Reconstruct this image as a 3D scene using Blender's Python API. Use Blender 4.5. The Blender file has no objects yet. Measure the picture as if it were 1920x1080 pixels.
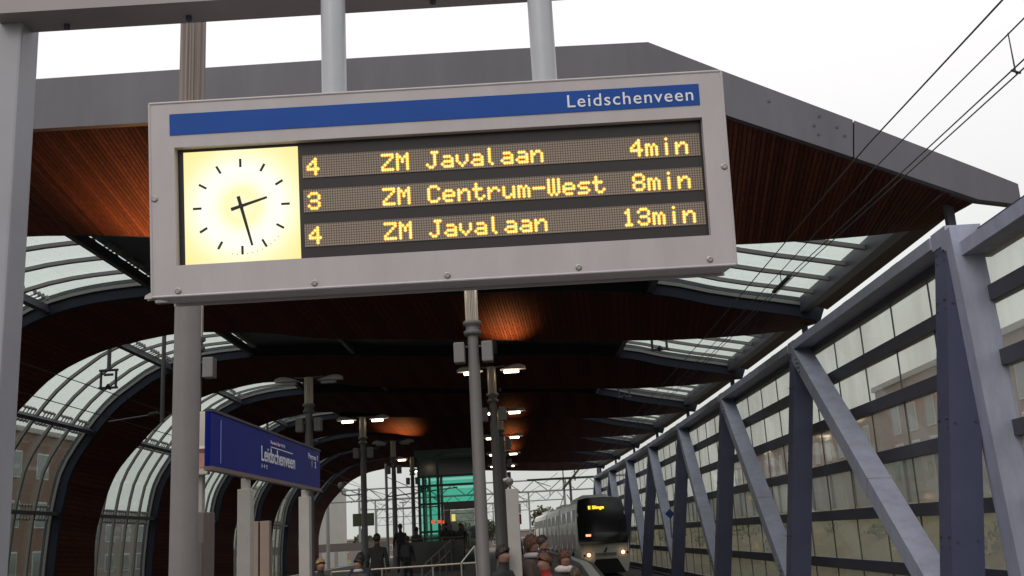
import bpy, bmesh, math, random
from mathutils import Matrix, Vector
random.seed(7)
scene = bpy.context.scene
COL = scene.collection
EYE = 1.6

# ------------------------------------------------------------------ camera
YAW, PITCH, ROLL, FPX = 0.0261, 0.2366, 0.0568, 1930.8
cd = bpy.data.cameras.new('camera'); cam = bpy.data.objects.new('camera', cd); COL.objects.link(cam)
f = Vector((-math.sin(YAW)*math.cos(PITCH), math.cos(YAW)*math.cos(PITCH), math.sin(PITCH)))
r = Vector((math.cos(YAW), math.sin(YAW), 0)); u = r.cross(f)
cr, sr = math.cos(ROLL), math.sin(ROLL)
Rv = r*cr - u*sr; Uv = u*cr + r*sr
m = Matrix((Rv, Uv, -f)).transposed().to_4x4(); m.translation = (0, 0, EYE)
cam.matrix_world = m
cd.sensor_width = 36; cd.lens = FPX/1920*36; cd.clip_start = .05; cd.clip_end = 3000
scene.camera = cam

# ------------------------------------------------------------------ sky, sun, exposure
SUN_EL, SUN_ROT = math.radians(38), math.radians(200)
w = bpy.data.worlds.new('World'); scene.world = w; w.use_nodes = True
nt = w.node_tree; nt.nodes.clear()
N = nt.nodes.new
out = N('ShaderNodeOutputWorld'); bg = N('ShaderNodeBackground'); bg.inputs[1].default_value = .1
sky = N('ShaderNodeTexSky'); sky.sky_type = 'NISHITA'; sky.sun_disc = False
sky.sun_elevation = SUN_EL; sky.sun_rotation = SUN_ROT; sky.air_density = 2; sky.dust_density = 6
tc = N('ShaderNodeTexCoord'); sep = N('ShaderNodeSeparateXYZ'); nt.links.new(tc.outputs['Generated'], sep.inputs[0])
mr = N('ShaderNodeValToRGB'); nt.links.new(sep.outputs[2], mr.inputs[0])     # overcast: brighter towards the zenith
e = mr.color_ramp.elements; e[0].position = 0; e[0].color = (.62, .635, .60, 1); e[1].position = .22; e[1].color = (.86, .87, .85, 1)
e2 = mr.color_ramp.elements.new(.45); e2.color = (1.1, 1.06, 1.08, 1); e3 = mr.color_ramp.elements.new(1); e3.color = (1.25, 1.22, 1.27, 1)
mul = N('ShaderNodeVectorMath'); mul.operation = 'SCALE'; mul.inputs['Scale'].default_value = 10.5
nt.links.new(mr.outputs[0], mul.inputs[0])
mix = N('ShaderNodeMix'); mix.data_type = 'RGBA'; mix.inputs[0].default_value = .9
nt.links.new(sky.outputs[0], mix.inputs[6]); nt.links.new(mul.outputs[0], mix.inputs[7])
nt.links.new(mix.outputs[2], bg.inputs[0]); nt.links.new(bg.outputs[0], out.inputs[0])
sd = bpy.data.lights.new('sun', 'SUN'); sd.energy = .5; sd.angle = math.radians(25); sd.color = (1, .97, .93)
so = bpy.data.objects.new('sun', sd); COL.objects.link(so)
so.rotation_euler = (math.pi/2-SUN_EL, 0, math.pi-SUN_ROT); so.location = (0, -20, 40)
scene.view_settings.view_transform = 'Standard'; scene.view_settings.look = 'None'
scene.view_settings.exposure = 0; scene.view_settings.gamma = 1; scene.view_settings.use_curve_mapping = False
scene.cycles.max_bounces = 10; scene.cycles.transparent_max_bounces = 32
scene.cycles.diffuse_bounces = 4; scene.cycles.caustics_reflective = False; scene.cycles.caustics_refractive = False
scene.cycles.use_denoising = True

# ------------------------------------------------------------------ frame that follows the curved tracks
RAD, S0, PER = 1071.9, 14.728, 8.913
def Wp(X, z, s):
    a = s/RAD
    return Vector((-RAD*(1-math.cos(a))+X*math.cos(a), RAD*math.sin(a)+X*math.sin(a), z+EYE))
def S(k, d=0.): return S0+k*PER+d

# ------------------------------------------------------------------ materials
MATS = {}
def mat(name, col, rough=.6, metal=0., noise=0., nscale=8., bump=0., emit=None, estr=1., stretch=None, spec=.5, dirt=None):
    if name in MATS: return MATS[name]
    M = bpy.data.materials.new(name); M.use_nodes = True; t = M.node_tree; b = t.nodes['Principled BSDF']
    b.inputs['Roughness'].default_value = rough; b.inputs['Metallic'].default_value = metal
    b.inputs['Specular IOR Level'].default_value = spec
    b.inputs['Base Color'].default_value = (*col, 1)
    if emit:
        b.inputs['Emission Color'].default_value = (*emit, 1); b.inputs['Emission Strength'].default_value = estr
    if noise or bump:
        co = t.nodes.new('ShaderNodeTexCoord'); mp = t.nodes.new('ShaderNodeMapping')
        t.links.new(co.outputs['Object'], mp.inputs[0])
        if stretch: mp.inputs['Scale'].default_value = stretch
        n = t.nodes.new('ShaderNodeTexNoise'); n.inputs['Scale'].default_value = nscale; n.inputs['Detail'].default_value = 6
        n.inputs['Roughness'].default_value = .65
        t.links.new(mp.outputs[0], n.inputs[0])
        if noise:
            rp = t.nodes.new('ShaderNodeValToRGB'); rp.color_ramp.elements[0].position = .3; rp.color_ramp.elements[1].position = .7
            d = dirt or [c*(1-noise) for c in col]
            rp.color_ramp.elements[0].color = (*d, 1); rp.color_ramp.elements[1].color = (*[min(1, c*(1+noise*.5)) for c in col], 1)
            t.links.new(n.outputs[0], rp.inputs[0]); t.links.new(rp.outputs[0], b.inputs['Base Color'])
        if bump:
            bp = t.nodes.new('ShaderNodeBump'); bp.inputs['Strength'].default_value = bump; bp.inputs['Distance'].default_value = .02
            t.links.new(n.outputs[0], bp.inputs['Height']); t.links.new(bp.outputs[0], b.inputs['Normal'])
    MATS[name] = M; return M

def glass(name, tint, refl=.12, veil=.1, veilcol=(.6, .6, .55), rough=.05, nscale=1.5):
    M = bpy.data.materials.new(name); M.use_nodes = True; t = M.node_tree; t.nodes.clear(); n = t.nodes.new
    o = n('ShaderNodeOutputMaterial'); tr = n('ShaderNodeBsdfTransparent'); tr.inputs[0].default_value = (*tint, 1)
    gl = n('ShaderNodeBsdfGlossy'); gl.inputs['Roughness'].default_value = rough; gl.inputs[0].default_value = (.9, .95, .92, 1)
    df = n('ShaderNodeBsdfDiffuse'); df.inputs[0].default_value = (*veilcol, 1)
    tl = n('ShaderNodeBsdfTranslucent'); tl.inputs[0].default_value = (*veilcol, 1)
    ad = n('ShaderNodeMixShader'); ad.inputs[0].default_value = .6
    t.links.new(df.outputs[0], ad.inputs[1]); t.links.new(tl.outputs[0], ad.inputs[2])
    fr = n('ShaderNodeFresnel'); fr.inputs[0].default_value = 1.45
    mm = n('ShaderNodeMath'); mm.operation = 'MULTIPLY'; mm.inputs[1].default_value = refl/.04*.35
    t.links.new(fr.outputs[0], mm.inputs[0])
    m1 = n('ShaderNodeMixShader'); t.links.new(mm.outputs[0], m1.inputs[0]); t.links.new(tr.outputs[0], m1.inputs[1]); t.links.new(gl.outputs[0], m1.inputs[2])
    co = n('ShaderNodeTexCoord'); mp = n('ShaderNodeMapping'); mp.inputs['Scale'].default_value = (1, 1, .35)
    ns = n('ShaderNodeTexNoise'); ns.inputs['Scale'].default_value = nscale; ns.inputs['Detail'].default_value = 8
    t.links.new(co.outputs['Object'], mp.inputs[0]); t.links.new(mp.outputs[0], ns.inputs[0])
    rg = n('ShaderNodeMapRange'); rg.inputs[1].default_value = .3; rg.inputs[2].default_value = .75
    rg.inputs[3].default_value = veil*.5; rg.inputs[4].default_value = veil*1.6
    t.links.new(ns.outputs[0], rg.inputs[0])
    m2 = n('ShaderNodeMixShader'); t.links.new(rg.outputs[0], m2.inputs[0]); t.links.new(m1.outputs[0], m2.inputs[1]); t.links.new(ad.outputs[0], m2.inputs[2])
    t.links.new(m2.outputs[0], o.inputs[0]); MATS[name] = M; return M

def emis(name, col, st):
    M = bpy.data.materials.new(name); M.use_nodes = True; t = M.node_tree; t.nodes.clear()
    o = t.nodes.new('ShaderNodeOutputMaterial'); em = t.nodes.new('ShaderNodeEmission')
    em.inputs[0].default_value = (*col, 1); em.inputs[1].default_value = st
    t.links.new(em.outputs[0], o.inputs[0]); MATS[name] = M; return M

SIGNWHITE = mat('sign_paint', (.50, .465, .48), .42, noise=.10, nscale=5, bump=.03, stretch=(1, .35, 1))
POSTPAINT = mat('post_paint', (.30, .30, .33), .45, noise=.08, nscale=4, bump=.04)
POSTWHITE = mat('white_post_paint', (.37, .345, .32), .5, noise=.10, nscale=5, bump=.04)
BEAMPAINT = mat('beam_paint', (.29, .26, .265), .5, noise=.08, nscale=4)
BLUE = mat('sign_blue', (.012, .075, .36), .35, noise=.10, nscale=2, spec=.25)
NAVY = mat('board_blue', (.003, .010, .17), .35, noise=.25, nscale=1.2, spec=.12)
BLACKWIN = mat('window_black', (.028, .022, .026), .28)
STEEL = mat('blue_grey_steel', (.33, .35, .45), .5, noise=.22, nscale=2.2, bump=.05, stretch=(1.5, 1.5, .5))
STEELD = mat('dark_steel', (.055, .055, .075), .5, noise=.15, nscale=3)
RIBM = mat('rib_steel', (.020, .024, .038), .8, noise=.15, nscale=2, spec=.2)
FASCIA = mat('fascia_grey', (.105, .103, .122), .5, noise=.20, nscale=1.4, bump=.03, stretch=(1.2, 1.2, .25))
CLAD = mat('roof_cladding', (.10, .10, .115), .7, noise=.1)
PANEL = mat('soffit_panel_blue', (.04, .05, .07), .5, noise=.12, nscale=1.5)
BARM = mat('glazing_bar_metal', (.17, .165, .16), .5, noise=.08)
ALU = mat('aluminium_profile', (.36, .32, .27), .38, metal=.55, noise=.1, nscale=4)
MASTM = mat('mast_paint', (.135, .125, .12), .45, noise=.08, nscale=3)
MASTD = mat('mast_dark', (.12, .115, .12), .5, noise=.1, nscale=3)
SCREW = mat('screw_metal', (.4, .38, .36), .3, metal=.9)
WHITE = mat('white_lettering', (.82, .82, .84), .5)
BROWNB = mat('brown_edge_board', (.075, .045, .03), .7, noise=.2, nscale=4)
RUB = mat('black_rubber', (.01, .01, .011), .7)
def wood(name, c, v):
    return mat(name, tuple(x*v for x in c), .75, noise=.5, nscale=9, bump=.12, stretch=(3, .35, 3), spec=.2)
WOODS = [wood('wood_slat_%s' % n, (.080, .0235, .0135), v) for n, v in (('red', 1.), ('pale', 1.25), ('deep', .72), ('brown', .9))]
WOODBACK = mat('slat_backing', (.015, .010, .009), .9)
GL_ROOF = glass('roof_glass', (.935, .965, .945), .03, .02, (.5, .55, .5))
GL_LEFT = glass('side_glass', (.90, .93, .91), .04, .015, (.45, .45, .42))
GL_WALL = glass('wall_glass', (.95, .955, .93), .03, .17, (.60, .59, .55), nscale=.9)
GL_GREEN = glass('green_lift_glass', (.55, .89, .82), .08, .02, (.1, .5, .4))
GL_DARK = mat('tinted_train_glass', (.05, .04, .045), .35, spec=.3)
LAMPE = emis('lamp_tube_glow', (1., .78, .55), 9.)
CONC = mat('platform_paving', (.10, .095, .09), .85, noise=.2, nscale=3, bump=.15)
BALL = mat('ballast', (.10, .09, .085), .95, noise=.5, nscale=30, bump=.6)
GRASS = mat('grass_ground', (.085, .095, .03), .95, noise=.5, nscale=.6, bump=.5, dirt=(.10, .075, .045))
RAILM = mat('rail_steel', (.18, .13, .10), .4, metal=.8, noise=.2)
WIREM = mat('wire_metal', (.02, .02, .022), .5)

# ------------------------------------------------------------------ mesh builder
class MB:
    def __init__(s): s.v = []; s.f = []
    def add(s, vs, fs):
        o = len(s.v); s.v += [tuple(x) for x in vs]; s.f += [tuple(i+o for i in q) for q in fs]; return s
    def hexa(s, p):   # 8 corners: bottom 4 ccw, top 4 ccw
        return s.add(p, [(3, 2, 1, 0), (4, 5, 6, 7), (0, 1, 5, 4), (1, 2, 6, 5), (2, 3, 7, 6), (3, 0, 4, 7)])
    def box(s, a, b):
        x0, y0, z0 = a; x1, y1, z1 = b
        return s.hexa([(x0, y0, z0), (x1, y0, z0), (x1, y1, z0), (x0, y1, z0), (x0, y0, z1), (x1, y0, z1), (x1, y1, z1), (x0, y1, z1)])
    def bbox(s, a, b, bev):   # box with chamfered vertical+horizontal edges
        bm = bmesh.new(); bmesh.ops.create_cube(bm, size=1)
        for v in bm.verts: v.co = Vector([(a[i]+b[i])/2+v.co[i]*(b[i]-a[i]) for i in range(3)])
        bmesh.ops.bevel(bm, geom=bm.edges[:], offset=bev, segments=2, affect='EDGES', profile=.6)
        bm.verts.index_update(); s.add([v.co[:] for v in bm.verts], [[v.index for v in q.verts] for q in bm.faces]); bm.free(); return s
    def cbox(s, X0, X1, z0, z1, s0, s1, n=1):   # box in the curved frame
        for i in range(n):
            a = s0+(s1-s0)*i/n; b = s0+(s1-s0)*(i+1)/n
            s.hexa([Wp(X0, z0, a), Wp(X1, z0, a), Wp(X1, z0, b), Wp(X0, z0, b), Wp(X0, z1, a), Wp(X1, z1, a), Wp(X1, z1, b), Wp(X0, z1, b)])
        return s
    def tube(s, p, q, r0, r1=None, n=10, caps=True):
        p = Vector(p); q = Vector(q); r1 = r0 if r1 is None else r1; d = (q-p).normalized()
        a = d.orthogonal().normalized(); b = d.cross(a)
        vs = [p+(a*math.cos(t)+b*math.sin(t))*r0 for t in [2*math.pi*i/n for i in range(n)]]
        vs += [q+(a*math.cos(t)+b*math.sin(t))*r1 for t in [2*math.pi*i/n for i in range(n)]]
        fs = [(i, (i+1) % n, n+(i+1) % n, n+i) for i in range(n)]
        if caps: fs += [tuple(range(n-1, -1, -1)), tuple(range(n, 2*n))]
        return s.add(vs, fs)
    def beam(s, p, q, wd, ht, up=Vector((0, 0, 1))):
        p = Vector(p); q = Vector(q); d = (q-p).normalized(); a = d.cross(up).normalized()*wd/2; b = a.cross(d).normalized()*ht/2
        return s.hexa([p-a-b, p+a-b, q+a-b, q-a-b, p-a+b, p+a+b, q+a+b, q-a+b])
    def lathe(s, c, prof, n=16):
        c = Vector(c); k = len(prof)
        vs = [(c.x+rr*math.cos(2*math.pi*i/n), c.y+rr*math.sin(2*math.pi*i/n), c.z+z) for rr, z in prof for i in range(n)]
        fs = [(j*n+i, j*n+(i+1) % n, (j+1)*n+(i+1) % n, (j+1)*n+i) for j in range(k-1) for i in range(n)]
        return s.add(vs, fs)
    def sphere(s, c, rr, sc=(1, 1, 1), nu=12, nv=8):
        vs = []; fs = []
        for j in range(nv+1):
            th = math.pi*j/nv
            for i in range(nu):
                ph = 2*math.pi*i/nu
                vs.append((c[0]+rr*sc[0]*math.sin(th)*math.cos(ph), c[1]+rr*sc[1]*math.sin(th)*math.sin(ph), c[2]+rr*sc[2]*math.cos(th)))
        for j in range(nv):
            for i in range(nu): fs.append((j*nu+i, (j+1)*nu+i, (j+1)*nu+(i+1) % nu, j*nu+(i+1) % nu))
        return s.add(vs, fs)
    def mesh(s, name):
        me = bpy.data.meshes.new(name); me.from_pydata(s.v, [], s.f); me.update(); return me

PM = {}   # parent world matrices
def obj(name, mb, mt, parent=None, smooth=False, local=False, **props):
    me = mb.mesh(name) if isinstance(mb, MB) else mb
    if mt and not me.materials: me.materials.append(mt)
    if smooth:
        for p in me.polygons: p.use_smooth = True
    o = bpy.data.objects.new(name, me); COL.objects.link(o)
    if parent:
        o.parent = parent
        if not local and parent.name in PM: o.matrix_parent_inverse = PM[parent.name].inverted()
    for k_, v_ in props.items(): o[k_] = v_
    return o
def thing(name, label, cat, loc=(0, 0, 0), group=None, M=None):
    o = bpy.data.objects.new(name, None); COL.objects.link(o); o.empty_display_size = .2
    MM = M if M is not None else Matrix.Translation(Vector(loc))
    o.matrix_world = MM; PM[o.name] = MM.copy()
    o['label'] = label; o['category'] = cat
    if group: o['group'] = group
    return o
def tag(o, label, cat, group=None):
    o['label'] = label; o['category'] = cat
    if group: o['group'] = group
    return o
def struct(name, mb, mt, smooth=False): return obj(name, mb, mt, smooth=smooth, kind='structure')

def text_mesh(txt, width=None, height=None, depth=.002, bold=0., M=None, sp=1.):
    cu = bpy.data.curves.new('lettering', 'FONT'); cu.body = txt; cu.size = 1; cu.extrude = .01; cu.offset = bold
    cu.resolution_u = 4; cu.space_character = sp
    ob = bpy.data.objects.new('lettering', cu); COL.objects.link(ob)
    dg = bpy.context.evaluated_depsgraph_get(); me = bpy.data.meshes.new_from_object(ob.evaluated_get(dg))
    bpy.data.objects.remove(ob); bpy.data.curves.remove(cu)
    xs = [v.co.x for v in me.vertices]; ys = [v.co.y for v in me.vertices]
    x0, x1, y0, y1 = min(xs), max(xs), min(ys), max(ys)
    sx = width/(x1-x0) if width else None; sy = height/(y1-y0) if height else sx; sx = sx or sy
    for v in me.vertices:
        c = Vector(((v.co.x-x0)*sx, (v.co.y-y0)*sy, v.co.z/.01*depth)); v.co = M @ c if M else c
    return me

# ------------------------------------------------------------------ profiles of the tube-shaped canopy
def resample(pts, smooth=True):
    P = [Vector((a, b)) for a, b in pts]; Q = []
    if smooth:
        for i in range(len(P)-1):
            p0 = P[max(i-1, 0)]; p1 = P[i]; p2 = P[i+1]; p3 = P[min(i+2, len(P)-1)]
            for j in range(8):
                t = j/8; Q.append(.5*((2*p1)+(-p0+p2)*t+(2*p0-5*p1+4*p2-p3)*t*t+(-p0+3*p1-3*p2+p3)*t**3))
        Q.append(P[-1])
    else: Q = P
    L = [0]
    for i in range(1, len(Q)): L.append(L[-1]+(Q[i]-Q[i-1]).length)
    def fn(t):
        x = max(0, min(1, t))*L[-1]; lo, hi = 0, len(L)-1
        while hi-lo > 1:
            mid = (lo+hi)//2
            if L[mid] <= x: lo = mid
            else: hi = mid
        g = (x-L[lo])/max(1e-9, L[hi]-L[lo]); return Q[lo].lerp(Q[hi], g)
    fn.length = L[-1]
    return fn
OUT = resample([(-15.35, -1.9), (-15.35, -.4), (-15.25, 1.0), (-15.15, 1.8), (-14.9, 2.9), (-14.2, 4.05), (-13.5, 4.9), (-12.8, 5.45), (-12.0, 5.95), (-10.8, 6.3), (-9.3, 6.45), (-7.5, 6.45), (-5, 6.3), (-2.2, 6.1), (1, 6.0), (3.2, 5.75), (4.6, 5.4), (6.4, 5.05), (7.0, 4.85)])
INN = resample([(-14.6, -1.9), (-14.6, -.5), (-14.6, .6), (-14.5, 1.3), (-14.3, 2.0), (-14.0, 2.75), (-13.6, 3.3), (-13.05, 3.9), (-12.2, 4.7), (-11, 5.25), (-9.8, 5.5), (-8.7, 5.6), (-6.6, 5.45), (-5.4, 5.25), (-1.8, 5.0), (2.3, 4.75), (4, 4.68), (5.8, 4.7), (6.95, 4.78)])
FRB = resample([(-15.5, -1.9), (-15.5, .5), (-15.3, 2.0), (-14.9, 3.1), (-14.2, 4.3), (-13.2, 5.4), (-12, 6.15), (-10.8, 6.5), (-9.5, 6.66), (-7.7, 6.7), (-5.9, 6.69), (-3, 6.68), (0, 6.67), (2.2, 6.66), (3.2, 6.22), (5.09, 5.39), (6.89, 4.59)], False)
FRT = resample([(-16.1, -1.9), (-16.1, .6), (-15.9, 2.3), (-15.5, 3.7), (-14.8, 5.0), (-13.7, 6.15), (-12.4, 6.95), (-11.0, 7.35), (-9.6, 7.52), (-7.7, 7.56), (-5.9, 7.57), (-3, 7.58), (0, 7.57), (2.1, 7.54), (3.2, 6.98), (5.17, 6.0), (7.5, 4.81)], False)
def offs(fn, d):
    def g(t):
        a = fn(max(0, t-.004)); b = fn(min(1, t+.004)); n = Vector((-(b-a).y, (b-a).x)).normalized(); return fn(t)-n*d
    g.length = fn.length; return g
def t_of(fn, cond):     # first parameter at which cond holds
    for i in range(2001):
        if cond(fn(i/2000)): return i/2000
    return 1.
OUT_IN = offs(OUT, .36); OUT_UP = offs(OUT, -.10)
tX = lambda X: t_of(OUT, lambda p: p.x >= X and p.y > 3)
PUR = [t_of(OUT, lambda p: p.y >= 1.5), t_of(OUT, lambda p: p.y >= 4.1), tX(-11.6), tX(-8.9), tX(-5.6), tX(-1.), tX(2.95)]
TR1 = tX(6.45)
NB = 7        # bays

canopy = thing('station_canopy', 'tube-shaped station canopy with dark red slatted ceiling bands and curved glass bays', 'canopy', Wp(-5, -1.6, S(0)))
fas = MB(); n = 17
FRP = [i/150 for i in range(151)]
Bp = [(-15.5, -1.9), (-15.5, .5), (-15.3, 2.0), (-14.9, 3.1), (-14.2, 4.3), (-13.2, 5.4), (-12, 6.15), (-10.8, 6.5), (-9.5, 6.66), (-7.7, 6.7), (-5.9, 6.69), (-3, 6.68), (0, 6.67), (2.2, 6.66), (3.2, 6.22), (5.09, 5.39), (6.89, 4.59), (7.52, 4.47)]
Tp = [(-16.1, -1.9), (-16.1, .6), (-15.9, 2.3), (-15.5, 3.7), (-14.8, 5.0), (-13.7, 6.15), (-12.4, 6.95), (-11.0, 7.35), (-9.6, 7.52), (-7.7, 7.56), (-5.9, 7.57), (-3, 7.58), (0, 7.57), (2.1, 7.54), (3.2, 6.98), (5.17, 6.0), (7.0, 5.07), (7.52, 4.80)]
D0 = .38
cuts = [0, 4, 8, 11, 14, 15, 17]
for a, b in zip(cuts[:-1], cuts[1:]):       # cover plates of the fascia, one by one
    q = MB()
    for i in range(a, b):
        g = .006
        B0, B1, T0, T1 = Vector(Bp[i]), Vector(Bp[i+1]), Vector(Tp[i]), Vector(Tp[i+1])
        if i == a: B0 = B0.lerp(B1, g); T0 = T0.lerp(T1, g)
        if i == b-1: B1 = B1.lerp(B0, g); T1 = T1.lerp(T0, g)
        P = [Wp(*B0, S(0, D0)), Wp(*B1, S(0, D0)), Wp(*B1, S(0, D0+.12)), Wp(*B0, S(0, D0+.12)), Wp(*T0, S(0, D0)), Wp(*T1, S(0, D0)), Wp(*T1, S(0, D0+.12)), Wp(*T0, S(0, D0+.12))]
        q.hexa(P)
    obj('fascia_plate', q, FASCIA, canopy)
q = MB()
for i in range(17):      # dark core behind the plates and roof skin up to the shell
    q.hexa([Wp(*Bp[i], S(0, D0+.125)), Wp(*Bp[i+1], S(0, D0+.125)), Wp(*Bp[i+1], S(0, D0+.2)), Wp(*Bp[i], S(0, D0+.2)), Wp(*Tp[i], S(0, D0+.125)), Wp(*Tp[i+1], S(0, D0+.125)), Wp(*Tp[i+1], S(0, D0+.2)), Wp(*Tp[i], S(0, D0+.2))])
obj('fascia_core', q, STEELD, canopy)
q = MB(); nn = 60
for i in range(nn):
    a, b = i/nn, (i+1)/nn
    q.add([Wp(*FRT(a), S(0, D0+.2)), Wp(*FRT(b), S(0, D0+.2)), Wp(*OUT_UP(b), S(0, 2.6)), Wp(*OUT_UP(a), S(0, 2.6))], [(0, 1, 2, 3)])
obj('roof_skin', q, CLAD, canopy)
q = MB()     # rivets on the fascia
for (X, z) in [(-3.6, 7.0), (-2.9, 6.85), (-2.8, 7.2), (2.7, 6.98), (2.9, 6.8), (4.55, 5.95), (4.9, 5.9), (4.6, 5.8), (5.0, 5.75), (4.65, 6.1), (3.9, 6.4)]:
    q.tube(Wp(X, z, S(0, D0)), Wp(X, z, S(0, D0-.012)), .022, n=8)
obj('fascia_rivets', q, STEELD, canopy, kind='stuff')

NPL = 372
def hood(k):
    near = FRB if k == 0 else OUT_IN
    dn, df = (D0+.13, 2.44) if k == 0 else (.47, 2.44)
    hd = MB(); M_ = 90; nbk = offs(FRB, -.045) if k == 0 else offs(OUT, .315); fbk = offs(INN, -.045)
    for i in range(M_):
        a, b = i/M_, (i+1)/M_
        hd.add([Wp(*nbk(a), S(k, dn)), Wp(*nbk(b), S(k, dn)), Wp(*fbk(b), S(k, df)), Wp(*fbk(a), S(k, df))], [(0, 1, 2, 3)])
        # closing edge at the low side
        oa, ob_ = OUT_UP(a), OUT_UP(b)
    h = obj('slatted_hood', hd, WOODBACK, canopy)
    every = MB()
    for i in range(NPL):
        a, b = (i+.07)/NPL, (i+.93)/NPL
        n0, n1, f0, f1 = near(a), near(b), INN(a), INN(b)
        nv = Vector((-(n1-n0).y, (n1-n0).x)).normalized()*.022
        fv = Vector((-(f1-f0).y, (f1-f0).x)).normalized()*.022
        P = [Wp(*n0, S(k, dn)), Wp(*n1, S(k, dn)), Wp(*f1, S(k, df)), Wp(*f0, S(k, df)), Wp(*(n0+nv), S(k, dn)), Wp(*(n1+nv), S(k, dn)), Wp(*(f1+fv), S(k, df)), Wp(*(f0+fv), S(k, df))]
        if k == 0 and i >= NPL-290:
            obj('slat', MB().hexa(P), random.choice(WOODS), h)
        else: every.hexa(P)
    if every:
        me = every.mesh('slats')
        for w_ in WOODS: me.materials.append(w_)
        for pi, p in enumerate(me.polygons): p.material_index = ((pi//6)*7919 % 13) % 4
        obj('slats', me, None, h, kind='stuff')
    # end trim along the low edge of the hood
    tr = MB()
    for i in range(M_):
        a, b = i/M_, (i+1)/M_; fa, fb = INN(a), INN(b)
        na_ = Vector((-(fb-fa).y, (fb-fa).x)).normalized()
        tr.hexa([Wp(*fa, S(k, df+.003)), Wp(*fb, S(k, df+.003)), Wp(*fb, S(k, df+.06)), Wp(*fa, S(k, df+.06)), Wp(*(fa+na_*.3), S(k, df+.003)), Wp(*(fb+na_*.3), S(k, df+.003)), Wp(*(fb+na_*.3), S(k, df+.06)), Wp(*(fa+na_*.3), S(k, df+.06))])
    obj('edge_trim', tr, RIBM, h, smooth=False)
for k in range(NB+1):
    if k < NB: hood(k)
    if k > 0:
        q = MB(); M_ = 90
        for i in range(M_):
            a, b = i/M_, (i+1)/M_
            q.hexa([Wp(*OUT_IN(a), S(k, .30)), Wp(*OUT_IN(b), S(k, .30)), Wp(*OUT_IN(b), S(k, .46)), Wp(*OUT_IN(a), S(k, .46)), Wp(*OUT_UP(a), S(k, .30)), Wp(*OUT_UP(b), S(k, .30)), Wp(*OUT_UP(b), S(k, .46)), Wp(*OUT_UP(a), S(k, .46))])
        obj('arch_rib', q, RIBM, canopy)
hood(NB)

OUT_B = offs(OUT, .10); OUT_B2 = offs(OUT, .02)
def strip(mb, fn0, fn1, t0, t1, s0, s1, n):
    for i in range(n):
        a = t0+(t1-t0)*i/n; b = t0+(t1-t0)*(i+1)/n
        mb.hexa([Wp(*fn0(a), s0), Wp(*fn0(b), s0), Wp(*fn0(b), s1), Wp(*fn0(a), s1), Wp(*fn1(a), s0), Wp(*fn1(b), s0), Wp(*fn1(b), s1), Wp(*fn1(a), s1)])
GO = offs(OUT, 0.); GI = offs(OUT, .012)
for k in range(NB):
    sA, sB = S(k, 1.9), S(k+1, .29); ns = 6; st = (sB-sA)/ns
    segs = [(0, PUR[0], 5), (PUR[0], PUR[1], 7), (PUR[1], PUR[2], 7), (PUR[2], PUR[3], 5), (PUR[6], TR1, 4)]
    for j in range(ns):
        for (a, b, n_) in segs:
            q = MB(); strip(q, GI, GO, a+.0004, b-.0004, sA+j*st+.01, sA+(j+1)*st-.01, n_)
            obj('glass_pane', q, GL_ROOF if a >= PUR[1] else GL_LEFT, canopy)
    for j in range(ns+1):
        s_ = sA+j*st
        for (a, b, n_) in ((0, PUR[3], 24), (PUR[6], TR1, 5)):
            q = MB(); strip(q, OUT_B, OUT_B2, a, b, s_-.055, s_+.055, n_); obj('glazing_bar', q, BARM, canopy)
    q = MB(); strip(q, GI, OUT_UP, PUR[3], PUR[6], sA, sB, 14); obj('ceiling_panel', q, PANEL, canopy)
    if k > 0:
        q = MB(); strip(q, GI, OUT_UP, 0, 1, S(k, .47), sA-.02, 60); obj('roof_skin', q, CLAD, canopy)
    for j, t in enumerate(PUR):
        p = OUT(t); nrm = (offs(OUT, 1)(t)-p); c = p+nrm*.20; tg = Vector((-nrm.y, nrm.x))
        hw, hh = (.06, .11) if j < 6 else (.07, .13)
        q = MB(); cs = [c-tg*hw-nrm*hh, c+tg*hw-nrm*hh, c+tg*hw+nrm*hh, c-tg*hw+nrm*hh]
        for i in range(2):
            a = sA+(sB-sA)*i/2; b = sA+(sB-sA)*(i+1)/2
            A = [Wp(*x, a) for x in cs]; B = [Wp(*x, b) for x in cs]
            q.hexa([A[0], A[1], B[1], B[0], A[3], A[2], B[2], B[3]])
        obj('purlin', q, STEELD, canopy)
    q = MB()
    for t in PUR[:4]:
        for sg in (-1, 1):
            for j in range(ns):
                for o_ in (.25, .42, .58, .75):
                    tt = t+sg*.007; p = OUT_B(tt); s_ = sA+(j+o_)*st
                    q.tube(Wp(*p, s_), Wp(*OUT(tt), s_), .045, n=6)
                    p1, p2 = Wp(*OUT_B(t), s_), Wp(*p, s_); q.tube(p1, p2, .018, n=4)
    obj('glass_clamps', q, BARM, canopy, kind='stuff')
    q = MB(); q.cbox(6.42, 6.66, 4.78, 5.12, S(k, .3 if k else .62), S(k+1, .28), 2); obj('edge_beam', q, STEELD, canopy)
    q = MB(); 
    for i in range(2):
        a, b = S(k, .5)+i*4.2, S(k, .5)+(i+1)*4.2
        q.hexa([Wp(6.665, 4.86, a), Wp(6.97, 4.74, a), Wp(6.97, 4.74, b), Wp(6.665, 4.86, b), Wp(6.665, 5.0, a), Wp(6.97, 4.88, a), Wp(6.97, 4.88, b), Wp(6.665, 5.0, b)])
    obj('edge_board', q, BROWNB, canopy)

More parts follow.
